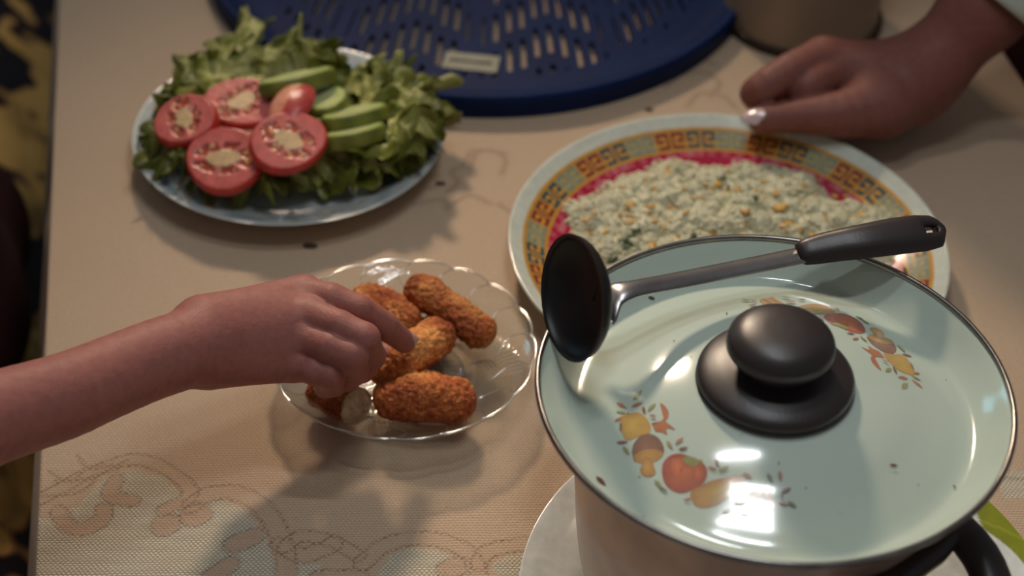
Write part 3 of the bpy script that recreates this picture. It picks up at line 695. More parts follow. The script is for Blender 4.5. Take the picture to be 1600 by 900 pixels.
# ------------------------------------------------------------------ glass dish
GC = Vector((-.0543, .6934, TZ)); 
gd = empty('glass_dish', GC, 'clear scalloped glass dish with swirl relief holding the croquettes', 'dish')
gp_ = smooth_profile([(0, .0045), (.028, .0045), (.036, .0052), (.041, .0085), (.048, .0135), (.056, .0170), (.063, .0200), (.0665, .0225), (.0672, .0218), (.0640, .0178), (.057, .0142), (.049, .0108), (.042, .0056), (.038, .0012), (.034, 0), (.031, 0), (.030, .0018), (0, .0018)], 6)
def gmod(R, Z, a):
    w = np.clip((R-.040)/.027, 0, 1); sw = a*1.0 + w*1.6
    lob = np.abs(np.cos(sw*9/1.0*.5*1.0*1.0+0))     # nine wide lobes swirl outwards
    sc = np.abs(np.cos(a*9.0))
    R2 = R*(1 + w**3*.028*(sc**.5-.6)); top = (Z > .0)
    Z2 = Z + w**2*.0011*(sc**.5-.5)
    arm = np.zeros_like(R*a)
    for k in range(6):
        ph = (a - k*PI/3 + (R-.03)*42 + PI) % (2*PI) - PI
        for j in range(3): arm += np.exp(-((ph-(j-1)*.11)/.028)**2)
    env = np.clip((R-.016)/.01, 0, 1)*np.clip((.066-R)/.010, 0, 1)
    return R2, Z2 + .0009*arm*env
v, f = lathe(gp_, 540, tuple(GC), gmod); obj('dish_body', v, f[:, ::-1], M_glass, gd)

def edge_glass():  # extra gloss stands in for light caught inside the glass edges
    m, nt, b = mat('bright_glass_edge'); L = nt.links; nt.nodes.remove(b); out = nt.nodes['Material Output']
    tr = N(nt, 'ShaderNodeBsdfTransparent'); gs = N(nt, 'ShaderNodeBsdfGlossy'); gs.inputs['Roughness'].default_value = .18; gs.inputs['Color'].default_value = (.95, .97, .94, 1)
    mx = N(nt, 'ShaderNodeMixShader'); mx.inputs[0].default_value = .42; L.new(tr.outputs[0], mx.inputs[1]); L.new(gs.outputs[0], mx.inputs[2]); L.new(mx.outputs[0], out.inputs['Surface']); return m
M_edge = edge_glass()
def on_dish(r, a):
    R_, Z_ = gmod(np.array([[r]]), np.array([[np.interp(r, gp_[:topn, 0], gp_[:topn, 1])]]), np.array([[a]])); R_ = float(R_[0, 0]); return (GC.x+R_*math.cos(a), GC.y+R_*math.sin(a), TZ+float(Z_[0, 0])+.0002)
topn = int(np.argmax(gp_[:, 0]))+1
rimp = [on_dish(.0668, 2*PI*k/360) for k in range(361)]; obj('rim_highlight_bead', *tube(rimp, .0006, 8, cap=False), M_edge, gd)  # bead added to draw the bright highlight line around the rim
for k in range(18):
    a0 = PI/18 + k*PI/9; P_ = [on_dish(.0475+.019*t, a0+.16*math.sin(t*PI*1.0)*(1-.2*t)-.10*(1-t)) for t in np.linspace(0, 1, 16)]
    obj('relief_line', *tube(P_, .00035, 6), M_edge, gd)
for k in range(6):
    for q in range(3):
        a0 = k*PI/3+.3; P_ = [on_dish(.020+.0018*q+.024*t, a0+.95*math.sin(t*PI*.75)*(1-.10*q)+.07*q) for t in np.linspace(0, 1, 26)]
        obj('relief_line', *tube(P_, .00042, 6), M_edge, gd)

# ------------------------------------------------------------------ croquettes
def croquette(label, spine, radii, tone=(1, 1, 1), squash=.85, seed=0, bite=None, group=None, cat='croquette', name='croquette'):
    S_ = catmull(np.array([np.array(p) for p in spine]), 10); n = len(S_); L_ = np.r_[0, np.cumsum(np.linalg.norm(np.diff(S_, axis=0), axis=1))]; L_ /= L_[-1]
    rr = np.interp(L_, np.linspace(0, 1, len(radii)), radii); length = np.linalg.norm(np.diff(S_, axis=0), axis=1).sum()
    # rounded ends
    U = 130; tt = (1-np.cos(np.linspace(0, PI, U)))/2; V = []; cols = []; seg = 100
    Pm = np.stack([np.interp(tt, L_, S_[:, i]) for i in range(3)], 1); R = np.interp(tt, L_, rr)
    e0, e1 = radii[0]/length, radii[-1]/length
    cap = np.minimum(np.sqrt(np.clip(1-(np.clip((e0-tt)/e0, 0, 1))**2.3, 0, 1)), np.sqrt(np.clip(1-(np.clip((tt-1+e1)/e1, 0, 1))**2.3, 0, 1)))
    if bite is not None: cap = np.where(tt > .5, 1, cap)
    R = R*cap; T = np.gradient(Pm, axis=0); T /= np.maximum(np.linalg.norm(T, axis=1), 1e-9)[:, None]
    for i in range(U):
        s = np.cross(T[i], [0, 0, 1.0]); s /= np.linalg.norm(s); u = np.cross(s, T[i])
        for k in range(seg):
            a = 2*PI*k/seg; p = Pm[i]+R[i]*(math.cos(a)*s+math.sin(a)*u*squash)
            nn = noise.noise(Vector(p*95)+Vector((seed*7, 0, 0)))*.0014 + noise.noise(Vector(p*380)+Vector((0, seed, 0)))*.0010 + (.5-noise.voronoi(Vector(p*620))[0][0])*.0005 + noise.noise(Vector(p*1300))*.0006
            dr = (math.cos(a)*s+math.sin(a)*u); V.append(p+dr*nn*min(1, R[i]/.004))
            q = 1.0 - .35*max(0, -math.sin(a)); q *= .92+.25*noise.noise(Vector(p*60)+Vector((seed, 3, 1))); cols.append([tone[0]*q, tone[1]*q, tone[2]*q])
    ctr = np.mean(S_, axis=0)
    root = empty(name, ctr, label, cat, group)
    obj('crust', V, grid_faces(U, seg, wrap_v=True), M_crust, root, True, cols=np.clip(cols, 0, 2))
    if bite is not None:
        r_ = R[-1]*1.02; v, f = lathe(smooth_profile([(0, .0022), (r_*.4, .0018), (r_*.75, .0009), (r_*.93, .0002), (r_, -.0012)], 6), 60)
        q = Vector(T[-1]).to_track_quat('Z', 'Y').to_matrix(); v = np.array([list(q@Vector((x, y, z*.6+(.0016*noise.noise(Vector((x*420, y*420, seed)))+.0010*noise.noise(Vector((x*1100, y*1100, 2))) if math.hypot(x, y) < r_*.96 else 0)))) for x, y, z in v])+Pm[-1]
        obj('filling', v, f, M_filling, root)
    return root
G = 'fried croquettes in the glass dish'
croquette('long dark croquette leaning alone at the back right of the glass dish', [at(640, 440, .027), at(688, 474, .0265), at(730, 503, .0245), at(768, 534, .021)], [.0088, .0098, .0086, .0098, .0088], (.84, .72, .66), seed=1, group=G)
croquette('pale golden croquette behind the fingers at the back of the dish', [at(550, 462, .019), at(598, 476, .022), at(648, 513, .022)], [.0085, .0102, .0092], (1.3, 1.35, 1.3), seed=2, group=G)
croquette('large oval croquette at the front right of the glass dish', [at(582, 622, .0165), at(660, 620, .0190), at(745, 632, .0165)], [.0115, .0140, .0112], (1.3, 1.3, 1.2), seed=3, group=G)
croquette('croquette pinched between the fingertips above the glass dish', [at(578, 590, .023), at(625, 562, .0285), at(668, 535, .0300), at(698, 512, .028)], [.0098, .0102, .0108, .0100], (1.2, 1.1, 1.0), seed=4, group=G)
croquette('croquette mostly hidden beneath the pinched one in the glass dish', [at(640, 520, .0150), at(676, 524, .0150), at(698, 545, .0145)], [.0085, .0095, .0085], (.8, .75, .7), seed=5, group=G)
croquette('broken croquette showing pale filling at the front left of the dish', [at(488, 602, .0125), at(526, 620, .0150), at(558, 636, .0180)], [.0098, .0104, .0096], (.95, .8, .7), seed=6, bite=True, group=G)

# ------------------------------------------------------------------ salad plate
SCn = Vector((-.133, .8824, TZ)); sp = empty('salad_plate', SCn, 'pale blue white plate with faint floral rim, under the salad', 'plate')
prof = smooth_profile([(0, .0035), (.04, .0035), (.058, .0045), (.068, .0085), (.080, .0145), (.0888, .0180), (.0892, .0172), (.078, .0115), (.062, .0018), (.052, 0), (.048, 0), (.046, .0015), (0, .0015)], 5)
v, f = lathe(prof, 160, tuple(SCn)); cc = []
for p in v:
    x, y = p[0]-SCn.x, p[1]-SCn.y; r = math.hypot(x, y); base_ = np.array(srgb(204, 210, 206))
    n_ = noise.noise(Vector((x*55, y*55, 4))); 
    if .058 < r < .086 and p[2]-TZ > .004: 
        base_ = base_*(1-np.clip((n_-.05)*3, 0, .75)) + np.array(srgb(128, 154, 172))*np.clip((n_-.05)*3, 0, .75)
        m_ = noise.noise(Vector((x*120, y*120, 8)));
        if m_ > .38: base_ = np.array(srgb(206, 158, 96))
    cc.append(base_)
obj('plate_body', v, f, M_print, sp, True, cols=cc)

def sstep(a, b, x): t = min(1, max(0, (x-a)/(b-a))); return t*t*(3-2*t)
def leaf_mesh(base, tip, width, frill=.010, curl=.012, nf=7, seed=0, lift=.012, dark=0.0):
    base = np.array(base); tip = np.array(tip); d = tip-base; L_ = np.linalg.norm(d[:2]); d2 = np.array([d[0], d[1], 0])/L_; s = np.array([-d2[1], d2[0], 0])
    nu, nv = 44, 170; V = []; C = []; nz = noise.noise
    for i in range(nu):
        u = i/(nu-1)
        for j in range(nv):
            w = -1+2*j/(nv-1); ang = w*1.35
            rad = L_*(.93+.10*nz(Vector((w*2.2, seed, 0)))+.05*nz(Vector((w*9, seed, 5)))*u+.035*nz(Vector((w*26, seed, 9)))*u)
            rr = u*rad; x = rr*math.cos(ang*.95); y = rr*math.sin(ang)*width/L_*1.2
            e1 = sstep(.35, 1, u); e2 = sstep(.68, 1, u); ph = w*nf+seed
            r1 = math.sin(ph+2.2*nz(Vector((w*2, u*2, seed)))); r2 = math.sin(ph*2.7+1.7*nz(Vector((w*4, u*4, seed+3))))
            z = base[2]+(tip[2]-base[2])*u + lift*math.sin(u*PI*.9) - curl*u**3*abs(w)
            z += frill*(.55*e1*r1 + .55*e2*r2 + .22*e2*math.sin(ph*6.3+seed))
            x += frill*e2*(.55*math.cos(ph*2.7+seed)+.25*math.cos(ph*5.1)) - frill*.5*e1*abs(r1); y += frill*e2*.55*math.sin(ph*2.1+1+seed)
            q1 = nz(Vector((x*95, y*95, seed))); q2 = nz(Vector((x*260, y*260, seed+7)))
            z += .0034*(abs(q1)*1.6-.3)*(.35+.65*u) + .0010*q2
            p = np.array([base[0], base[1], 0])+d2*x+s*y; V.append((p[0], p[1], z))
            vein = math.exp(-(w/.06)**2)*(1-u)
            t = min(1, max(0, u*1.1-.15+.7*nz(Vector((w*3, u*3, seed)))+.5*q1))
            c = np.array(srgb(186, 184, 112))*(1-t)+np.array(srgb(114, 120, 38))*t
            c = c*(1-sstep(.75, 1, u)*.25*(.5+q1))*(1-dark)*(1-vein*.6)+np.array(srgb(190, 194, 136))*vein*.6; C.append(c)
    return V, grid_faces(nu, nv), C
GL = 'lettuce leaves on the salad plate'
LV = [((600, 205, .026), (668, 248, .026), .036, 'crinkled lettuce leaf curling down at the right front above the plate rim', 21, .013),
      ((600, 190, .030), (700, 172, .040), .034, 'frilly lettuce leaf pointing at the blue tray on the right', 22, .014),
      ((560, 215, .026), (590, 282, .022), .032, 'ruffled lettuce leaf in front of the frontmost cucumber slice', 23, .012),
      ((420, 250, .024), (462, 300, .020), .028, 'curled lettuce leaf right in front of the tomato with shining seeds', 24, .012),
      ((560, 165, .028), (625, 148, .036), .030, 'lettuce leaf tucked behind the third cucumber slice', 25, .012),
      ((390, 140, .024), (330, 78, .034), .034, 'pale upright lettuce leaf beside the bare back rim of the plate', 26, .011),
      ((340, 160, .024), (262, 118, .036), .036, 'bright lettuce leaf folded over the back left rim', 27, .012),
      ((395, 135, .022), (285, 92, .034), .056, 'broad pale lettuce leaf at the back left of the salad plate', 0, .010),
      ((450, 150, .022), (420, 88, .034), .036, 'lettuce leaf sticking up at the back behind the longest cucumber slice', 1, .011),
      ((470, 140, .024), (522, 72, .046), .026, 'tall frilly lettuce leaf standing highest at the back of the plate', 2, .013),
      ((350, 170, .020), (252, 140, .028), .034, 'lettuce leaf behind the leftmost tomato slice', 3, .009),
      ((330, 225, .020), (222, 245, .026), .036, 'dark curled lettuce leaf hanging over the left rim of the plate', 4, .010),
      ((330, 245, .018), (270, 290, .022), .030, 'lettuce leaf at the front left below the tomato slices', 5, .010),
      ((420, 240, .020), (432, 306, .018), .034, 'small ragged lettuce leaf at the front centre of the plate', 6, .011),
      ((520, 235, .021), (535, 300, .016), .028, 'folded lettuce leaf at the front right beside the bare plate', 7, .012),
      ((570, 215, .024), (620, 268, .022), .036, 'crinkled lettuce leaf below the cucumber slices on the right', 8, .011),
      ((590, 195, .024), (700, 208, .034), .040, 'large frilly lettuce leaf reaching past the right rim of the plate', 9, .013),
      ((570, 180, .024), (668, 152, .036), .034, 'lettuce leaf at the right back beside the blue tray', 10, .012),
      ((540, 150, .022), (590, 128, .026), .026, 'short lettuce leaf behind the round cucumber slices', 11, .009),
      ((440, 190, .016), (520, 250, .018), .050, 'flat lettuce leaf underneath the tomato and cucumber slices', 12, .006),
      ((450, 200, .014), (330, 200, .016), .052, 'flat lettuce leaf underneath the left tomato slices', 13, .005)]
for (b, t, w, lab, sd, fr_) in LV:
    V, F, C = leaf_mesh(at(*b), at(*t), w, frill=fr_, seed=sd*1.7, lift=.008, curl=.006, dark=.25 if sd in (4, 5, 6) else 0.0, nf=6+sd % 3)
    o = obj('lettuce_leaf', V, F, M_lettuce, None, True, cols=C); rehome(o, at(*b)); tag(o, lab, 'lettuce', GL)

def slice_thing(name, cat, label, group, px, py, h, rx, ry, thick, normal, yaw, kind, seed):
    """flat round-edged slice; own axes: z is its normal"""
    c = at(px, py, h); nr_, ns = 26, 96
    prof = [(t, thick/2) for t in np.linspace(0, .90, nr_)] + [(.90+.10*math.sin(a), thick/2*math.cos(a)) for a in np.linspace(.2, PI-.2, 9)] + [(t, -thick/2) for t in np.linspace(.90, 0, 8)]
    q = Vector(normal).normalized().to_track_quat('Z', 'Y').to_matrix() @ Matrix.Rotation(yaw, 3, 'Z'); V = []; C = []
    for i, (r, z) in enumerate(prof):
        for j in range(ns):
            a = 2*PI*j/ns; wob = 1+.03*math.sin(a*2+seed)+.02*math.sin(a*3+seed*2); zz_ = z; side_ = r > .93 or z < thick/2*.9
            if kind == 'tomato':
                flesh = np.array(srgb(208, 100, 92)); wall = np.array(srgb(216, 116, 106)); gel = np.array(srgb(176, 72, 58)); core = np.array(srgb(226, 204, 150)); skinc = np.array(srgb(196, 58, 44))
                ex, ey = r*math.cos(a+seed)/1.35, r*math.sin(a+seed)/.8; rc = math.hypot(ex, ey)+.06*noise.noise(Vector((math.cos(a)*2+seed, math.sin(a)*2, r*2)))
                lob = math.cos(a*2.5+seed)**2
                if rc < .32: col = core*.8+wall*.2
                elif rc < .62 and lob > .12:
                    sd_ = noise.noise(Vector((math.cos(a)*r*8, math.sin(a)*r*8, seed*5))); col = gel if sd_ < .18 else np.array(srgb(220, 160, 108)); zz_ = z-thick*.12*(1 if sd_ < .18 else .4)
                elif rc < .62: col = wall
                else:
                    t = min(1, max(0, (r-.6)/.4)); col = wall*(1-t)+flesh*t
                if side_: col = skinc
            else:
                if r < .5: 
                    sd_ = noise.noise(Vector((math.cos(a)*r*12, math.sin(a)*r*12, seed*5))); col = np.array(srgb(196, 202, 140)) if sd_ < .2 else np.array(srgb(214, 214, 166))
                elif r < .86: col = np.array(srgb(184, 198, 122))
                else: col = np.array(srgb(128, 140, 64))
                if side_:
                    st = .5+.5*math.sin(a*7+seed); col = np.array(srgb(122, 126, 50))*(st)+np.array(srgb(102, 110, 40))*(1-st)
            p = q @ Vector((r*rx*math.cos(a)*wob, r*ry*math.sin(a)*wob, zz_)); V.append((c.x+p.x, c.y+p.y, c.z+p.z)); C.append(col)
    o = obj(name, V, grid_faces(len(prof), ns, wrap_v=True)[:, ::-1], M_tomato if kind == 'tomato' else M_cucumber, None, True, cols=C); rehome(o, c); return tag(o, label, cat, group)
GT = 'tomato slices on the salad'
TM = [(292, 192, .040, .0180, .0175, .008, (-.25, -.35, 1), .3, 'leftmost tomato slice, tilted, with pale core showing', 1.0),
      (379, 166, .040, .0215, .0185, .008, (.0, -.25, 1), .0, 'topmost tomato slice lying flat in front of the cucumber', 2.2),
      (352, 252, .034, .0215, .0205, .0065, (-.10, -.42, 1), .2, 'frontmost tomato slice with seeds showing', 3.1),
      (450, 224, .045, .0225, .0180, .0065, (.12, -.35, 1), .35, 'tomato slice with wet shining seeds at the right of the pile', 4.4),
      (385, 216, .032, .0200, .0180, .006, (.05, -.2, 1), 1.2, 'tomato slice half buried in the middle of the pile', 5.0)]
for (px, py, h, rx, ry, th, nn, yaw, lab, sd) in TM: slice_thing('tomato_slice', 'tomato', lab, GT, px, py, h, rx*1.03, ry*1.03, th*1.25, nn, yaw, 'tomato', sd)
# wedge of tomato: curved skin outside, two flat cut faces
wc = at(457, 170, .0500); V = []; C = []; nu, nv = 30, 28
for i in range(nu):
    t = -math.cos(PI*i/(nu-1)); R_ = .0092*math.sqrt(max(0, 1-t*t))
    for j in range(nv):
        a = 2*PI*j/nv; rr = R_*(1+.12*math.cos(a*2)); p = Vector((rr*math.cos(a)*1.1, t*.0195+.0, rr*math.sin(a)*.7+t*.003+.003*(1-t*t)))
        q = Matrix.Rotation(-.35, 3, 'Z') @ p; V.append((wc.x+q.x, wc.y+q.y, wc.z+q.z)); C.append(srgb(192, 72, 66) if not (PI*.55 < a < PI*1.15) else (srgb(226, 150, 118) if t < .5 else srgb(216, 190, 130)))
o = obj('tomato_wedge', V, grid_faces(nu, nv, wrap_v=True), M_tomato, None, True, cols=C); rehome(o, wc); tag(o, 'narrow tomato wedge standing between the topmost slice and the cucumber', 'tomato', GT)
GU = 'cucumber slices on the salad'
CU = [(466, 128, .051, .0230, .0115, .009, (-.18, .36, .9), .0, 'longest cucumber slice, tilted edge-on at the back', 1),
      (510, 160, .043, .0150, .0125, .006, (-.15, .12, 1), .3, 'round cucumber slice lying flat with its pale cut face up', 2),
      (554, 184, .042, .0205, .0115, .009, (-.16, .34, .9), .1, 'cucumber slice just below the round flat one', 3),
      (556, 213, .040, .0190, .0105, .009, (-.16, .34, .9), .1, 'frontmost cucumber slice beside the wet tomato slice', 4)]
for (px, py, h, rx, ry, th, nn, yaw, lab, sd) in CU: slice_thing('cucumber_slice', 'cucumber', lab, GU, px, py, h, rx, ry, th, nn, yaw, 'cucumber', sd)

# ------------------------------------------------------------------ blue slotted tray
BC = Vector((-.0290, 1.110, TZ)); BRd = .1855
bt = empty('slotted_tray', BC, 'round dark blue plastic slotted tray at the back of the table', 'tray')
prof = smooth_profile([(.150, .0070), (.158, .0070), (.166, .0074), (.174, .0105), (.1795, .0145), (.1835, .0165), (BRd, .0155), (BRd+.0006, .0120), (.1845, .0030), (.1840, 0), (.1815, 0), (.1800, .0080), (.168, .0045), (.158, .0040), (.150, .0040), (.150, .0070)], 5)
v, f = lathe(prof, 160, tuple(BC)); obj('tray_rim', v, f, M_blue, bt)
# floor of slats fanning out, with cross ribs; openings are real gaps
FO = np.array([BC.x, BC.y+.55]); parts_ = []
dth = .0132; rows = [.392, .401, .428, .434, .462, .468, .496, .502, .53, .536, .564, .57, .598, .604, .632, .638, .668, .676, .705]
def inside_disc(x, y, R=.153): return (x-BC.x)**2+(y-BC.y)**2 < R*R
slV = []; slF = []
def strip(p0, p1, w, z0, z1):
    d = np.array(p1)-np.array(p0); L_ = np.linalg.norm(d)
    if L_ < 1e-4: return
    d /= L_; s = np.array([-d[1], d[0]])*w/2; o = len(slV)
    for z in (z0, z1):
        for p in (np.array(p0)-s, np.array(p0)+s, np.array(p1)+s, np.array(p1)-s): slV.append((p[0], p[1], TZ+z))
    for q in ([0, 3, 2, 1], [4, 5, 6, 7], [0, 1, 5, 4], [1, 2, 6, 5], [2, 3, 7, 6], [3, 0, 4, 7]): slF.append([o+i for i in q])
def chord(th):
    d = np.array([math.sin(th), -math.cos(th)]); oc = FO-np.array([BC.x, BC.y]); b = oc@d; c = oc@oc-.153**2; D = b*b-c
    return None if D < 0 else (-b-math.sqrt(D), -b+math.sqrt(D), d)
for k in range(-30, 31):
    th = k*dth; ch = chord(th)
    if ch is None: continue
    r0, r1, d = ch; w = .0088 if k % 10 == 0 else .0056
    strip(FO+d*r0, FO+d*r1, w, .0040, .0066)
    ch2 = chord(th+dth/2)
    if ch2 is None: continue
    r0, r1, d2 = ch2; r = .39 + abs((k % 10)-5)*.0085 + (k % 2)*.004          # solid bridges between the openings
    while r < r1:
        a0, a1 = max(r, r0), min(r+.013, r1)
        if a1 > a0: strip(FO+d2*a0, FO+d2*a1, .0044, .0040, .0063)
        r += .046
sl = obj('slat_panel', slV, slF, M_blue, bt, False); sl['kind'] = 'stuff'
st = at(736, 97, .007); a = math.radians(-7); V, F = box((0, 0, 0), (.0345, .0185, .0004))
Rz = Matrix.Rotation(a, 3, 'Z'); V = [tuple(Rz@Vector(q)+Vector((st.x, st.y, TZ+.0070))) for q in V]
M_paper = simple('sticker_paper', srgb(150, 148, 128), .6, var=(200, .1)); M_ink = simple('sticker_ink', srgb(50, 46, 34), .7)
stk = obj('price_sticker', V, F, M_paper, bt, False); stk['label'] = 'pale rectangular sticker with a smudged dark printed line'
ink = []
x = -.0135
while x < .013:
    w = random.uniform(.0008, .0018); hgt = random.uniform(.0016, .0030) if x < .002 else random.uniform(.0026, .0038); ink.append(box((x+w/2, .0002+random.uniform(-.0003, .0003), .0003), (w, hgt, .0003))); x += w+random.uniform(.0001, .0007)
V, F = merge(ink); V = [tuple(Rz@Vector(q)+Vector((st.x, st.y, TZ+.0071))) for q in V]; obj('printed_line', V, F, M_ink, stk, False)

# ------------------------------------------------------------------ cream canister at the back
JC = Vector((.1835, 1.053, TZ)); jar = empty('canister', JC, 'plain cream cylindrical canister with a brown foot, behind the fist', 'container')
prof = smooth_profile([(0, .003), (.046, .003), (.0495, .006), (.0502, .012), (.051, .225), (.0505, .23), (.048, .23), (.047, .012), (0, .010)], 5)
v, f = lathe(prof, 96, tuple(JC)); obj('canister_body', v, f, M_jar, jar)
v, f = lathe(smooth_profile([(0, 0), (.0475, 0), (.0500, .0015), (.0505, .0045), (.0495, .0065), (0, .0060)], 5), 96, tuple(JC)); obj('foot_ring', v, f, M_jarbase, jar)

# ------------------------------------------------------------------ the child on the left
def A(px, py, h): return np.array(at(px, py, h))
child = empty('person', (-.50, .62, 0), 'child in dark maroon reaching in from the left with bare forearm, picking up a croquette', 'person')
def joint(pts, k=.0016): return union([capsule(pts[i][0], pts[i+1][0], pts[i][1], pts[i+1][1]) for i in range(len(pts)-1)], k)
index = joint([(A(478, 463, .0755), .0094), (A(518, 469, .0785), .0080), (A(560, 484, .0760), .0073), (A(601, 509, .064), .0067), (A(632, 534, .049), .0056)])
middle = joint([(A(486, 496, .0770), .0093), (A(530, 510, .0800), .0075), (A(568, 529, .0780), .0076), (A(580, 556, .058), .0068), (A(566, 580, .040), .0060)])
ring_ = joint([(A(478, 531, .0720), .0088), (A(515, 543, .0750), .0072), (A(550, 556, .0735), .0074), (A(556, 580, .054), .0065), (A(542, 594, .038), .0058)])
pinky = joint([(A(462, 568, .0630), .0080), (A(490, 579, .0650), .0065), (A(515, 584, .0640), .0067), (A(522, 600, .047), .0058), (A(508, 606, .035), .0054)])
thumb = chain([(A(370, 560, .055), .0120), (A(450, 565, .044), .0100), (A(525, 562, .034), .0085), (A(580, 556, .030), .0072), (A(604, 556, .031), .0062)], .003)
palm = union([capsule(A(322, 514, .082), A(472, 461, .074), .0150, .0098), capsule(A(322, 522, .082), A(478, 495, .075), .0160, .0098), capsule(A(326, 548, .078), A(468, 530, .070), .0145, .0094),
              capsule(A(330, 572, .073), A(455, 569, .062), .0098, .0086), capsule(A(345, 548, .066), A(440, 545, .060), .0140, .0100)], .008)
arm = chain([(A(330, 534, .080), .0160), (A(286, 547, .084), .0176), (A(227, 567, .088), .0176), (A(151, 598, .094), .0178), (A(94, 621, .099), .0184), (A(0, 650, .107), .0192), (A(-150, 700, .121), .0215), (A(-300, 748, .135), .0235), ((-.435, .70, TZ+.27), .034)])
fing = union([index, middle, ring_, pinky, thumb], .0006)
hand = union([palm, fing], .0034)
whole = union([hand, arm], .006)
def child_f(P): 
    d = whole(P); 
    # wrist crease and knuckle dimples
    for (c, r_, dp) in ((A(326, 545, .098), .0016, .0007),):
        pass
    return d
child_f.box = whole.box
v, f = surface(child_f, .0011); obj('body', v, f, M_skin_child, child)
def nail(tip, nrm, along, L_, W_, mat_, parent, name='fingernail'):
    tip = np.array(tip); n = np.array(nrm, float); n /= np.linalg.norm(n); al = np.array(along, float); al -= n*(al@n); al /= np.linalg.norm(al); s = np.cross(n, al); V = []; nu, nv = 10, 10
    for lay in (0, 1):
        for i in range(nu):
            for j in range(nv):
                x = -1+2*i/(nu-1); y = -1+2*j/(nv-1); x2 = x*math.sqrt(1-y*y/2); y2 = y*math.sqrt(1-x*x/2)
                V.append(tip+al*x2*L_+s*y2*W_+n*(-.55*W_*y2*y2-.10*L_*x2*x2 - .0006*lay))
    F = [list(map(int, q)) for q in grid_faces(nu, nv)]; F2 = [[i+nu*nv for i in q[::-1]] for q in F]
    return obj(name, V, F+F2, mat_, parent)
ti = A(632, 534, .049); nn = np.array([.72, .10, .68]); nn = nn/np.linalg.norm(nn); nail(ti+nn*.0056+np.array([.0, .0, .0006]), nn, np.array([.55, .45, -.7]), .0050, .0042, M_nail, child)
# dress: sleeve over the upper arm, torso and lap beside the table
dress = union([capsule((-.45, .80, TZ+.42), (-.398, .84, TZ+.12), .095, .105), capsule((-.398, .84, TZ+.12), (-.440, .86, TZ-.09), .105, .125), capsule((-.435, .70, TZ+.27), (-.46, .78, TZ+.37), .046, .075), capsule((-.47, .88, TZ-.12), (-.372, .875, TZ-.135), .09, .066), capsule((-.47, .96, TZ-.12), (-.390, .96, TZ-.135), .09, .066)], .03)
v, f = surface(dress, .008); obj('dress', v, f, M_maroon, child)
ml = A(302, 477, .0955)

# ------------------------------------------------------------------ the adult on the right
adult = empty('person', (.50, 1.02, 0), 'adult with pale sleeve resting a closed fist behind the rice plate', 'person')
t_ = chain([(A(1378, 165, .036), .0185), (A(1318, 178, .036), .0140), (A(1262, 181, .035), .0108), (A(1228, 183, .034), .0096), (A(1190, 187, .033), .0080)], .004)
i_ = chain([(A(1285, 92, .050), .0125), (A(1235, 112, .050), .0110), (A(1190, 140, .043), .0100), (A(1182, 150, .034), .0090), (A(1208, 168, .022), .0080)], .003)
m_ = chain([(A(1305, 112, .044), .0120), (A(1268, 132, .045), .0108), (A(1254, 145, .039), .0098), (A(1275, 158, .026), .0088)], .003)
r2 = chain([(A(1292, 92, .028), .0115), (A(1215, 130, .022), .0095), (A(1235, 150, .014), .0085)], .003)
p2 = chain([(A(1300, 90, .018), .0105), (A(1235, 125, .012), .0090), (A(1265, 140, .010), .0080)], .003)
pl2 = union([capsule(A(1425, 118, .045), A(1290, 94, .048), .0190, .0128), capsule(A(1425, 125, .040), A(1300, 108, .036), .0200, .0125), capsule(A(1430, 130, .034), A(1378, 163, .036), .0200, .0190), capsule(A(1425, 128, .030), A(1300, 95, .024), .0190, .0120), capsule(A(1420, 140, .028), A(1310, 150, .022), .0180, .0110)], .012)
ar2 = union([capsule(A(1425, 125, .040), A(1462, 95, .054), .0200, .0195), capsule(A(1462, 95, .054), A(1540, 10, .085), .0200, .0235), capsule(A(1540, 10, .085), A(1680, -150, .14), .0235, .0300)], .014)
whole2 = union([union([union([i_, m_, r2, p2, t_], .0022), pl2], .007), ar2], .014)
v, f = surface(whole2, .0016); obj('body', v, f, M_skin_adult, adult)
tp = A(1190, 187, .033); dd = A(1190, 187, .033)-A(1228, 183, .034); nn = np.array([-.25, -.45, .85]); nn /= np.linalg.norm(nn)
nail(tp+nn*.0078+dd/np.linalg.norm(dd)*.0035, nn, dd, .0062, .0052, M_polish, adult)
s0 = A(1552, 5, .088); s1 = A(1680, -150, .14); ax = (s1-s0)/np.linalg.norm(s1-s0)
pr = []
for k, (t, r_) in enumerate(((0, .0295), (.0, .0325), (.004, .0335), (.02, .0335), (.05, .036), (.10, .041), (.18, .048))): pr.append((t, r_))
q1 = np.cross(ax, [0, 0, 1.0]); q1 /= np.linalg.norm(q1); q2 = np.cross(q1, ax); V = []
for (t, r_) in pr:
    for j in range(64):
        a = 2*PI*j/64; rr = r_*(1+.04*math.sin(a*3+t*60)+.02*math.sin(a*7-t*90)); V.append(s0+ax*t+q1*rr*math.cos(a)+q2*rr*math.sin(a))
obj('sleeve', V, grid_faces(len(pr), 64, wrap_v=True), M_sleeve, adult)
ctr = np.array(tb(TW+.165, .44, 0))[:2]; body2 = union([capsule((*(ctr+[-.03, .05]), TZ+.45), (*ctr, TZ), .12, .148), capsule((*ctr, TZ), (*ctr, .12), .148, .17)], .05)
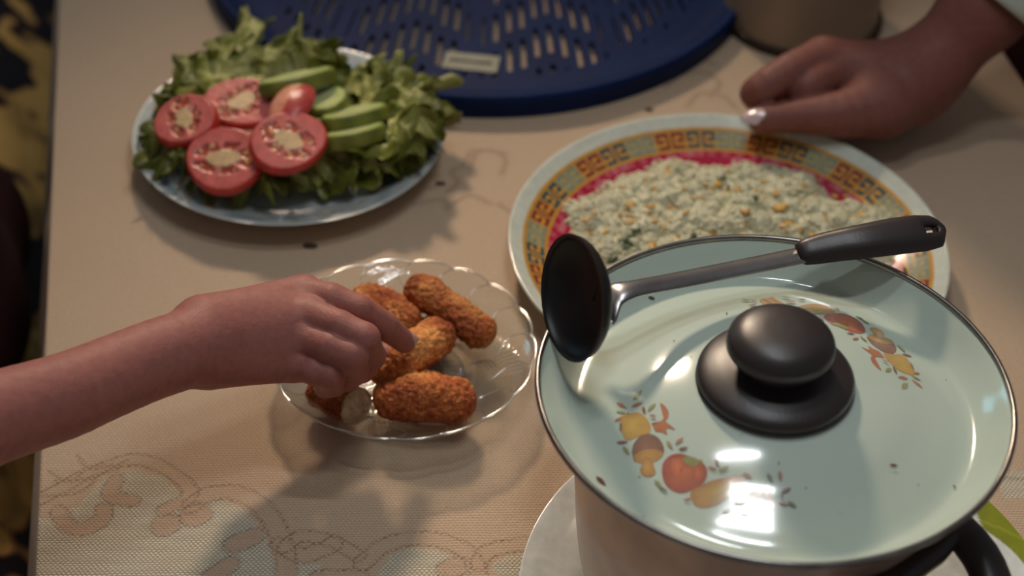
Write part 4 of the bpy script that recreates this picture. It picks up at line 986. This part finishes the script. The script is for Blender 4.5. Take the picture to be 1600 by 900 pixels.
v, f = surface(body2, .010); obj('blouse', v, f, M_maroon, adult)

# ------------------------------------------------------------------ bench beside the table
bench = empty('bench', tb(-.25, .5, 0), 'low bench with gold and black floral upholstery along the left table edge', 'bench')
M_floral = floor_material(); M_floral.name = 'floral_upholstery'
V = []; na_, nb_ = 14, 60
for lay in (0, 1):
    for i in range(na_):
        for j in range(nb_):
            x = i/(na_-1); y = j/(nb_-1); e = min(x, 1-x)*.62; g_ = min(y, 1-y)*2.0; rnd = 1-min(1, min(e, g_)/.05)
            V.append(tb(-.56+.52*x, -.6+1.54*y, TZ-.21-.030*rnd**2 if lay == 0 else TZ-.32))
f0 = grid_faces(na_, nb_); F = [list(map(int, q)) for q in f0]+[[int(k)+na_*nb_ for k in q[::-1]] for q in f0]; idx_ = np.arange(na_*nb_).reshape(na_, nb_)
rg = [int(k) for k in np.concatenate([idx_[:, 0], idx_[-1, 1:], idx_[-2::-1, -1], idx_[0, -2:0:-1]])]
for k in range(len(rg)): k2 = (k+1) % len(rg); F.append([rg[k], rg[k2], rg[k2]+na_*nb_, rg[k]+na_*nb_])
obj('seat', V, F, M_floral, bench)
for a in (-.54, -.11):
    for b in (-.56, .86): obj('leg', *rbox(a, a+.05, b, b+.05, 0, TZ-.321), M_wood, bench, False)

# ------------------------------------------------------------------ crumbs on the cloth
for (px, py, s_, lab) in ((485, 386, .0034, 'dark crumb on the cloth between salad plate and glass dish'), (688, 288, .0026, 'small dark crumb on the cloth right of the salad plate'), (1014, 172, .0022, 'tiny crumb on the cloth behind the rice plate')):
    g = at(px, py, 0); V = []; 
    for i in range(6):
        for j in range(8):
            th = PI*i/5; a = 2*PI*j/8; q = s_*(1+.3*noise.noise(Vector((i, j, px)))); V.append((g.x+q*math.sin(th)*math.cos(a)*1.3, g.y+q*math.sin(th)*math.sin(a)*.6, TZ+s_*.3+q*.35*math.cos(th)))
    o = obj('crumb', V, grid_faces(6, 8, wrap_v=True), M_crumb_dark); rehome(o, (g.x, g.y, TZ)); tag(o, lab, 'crumb')
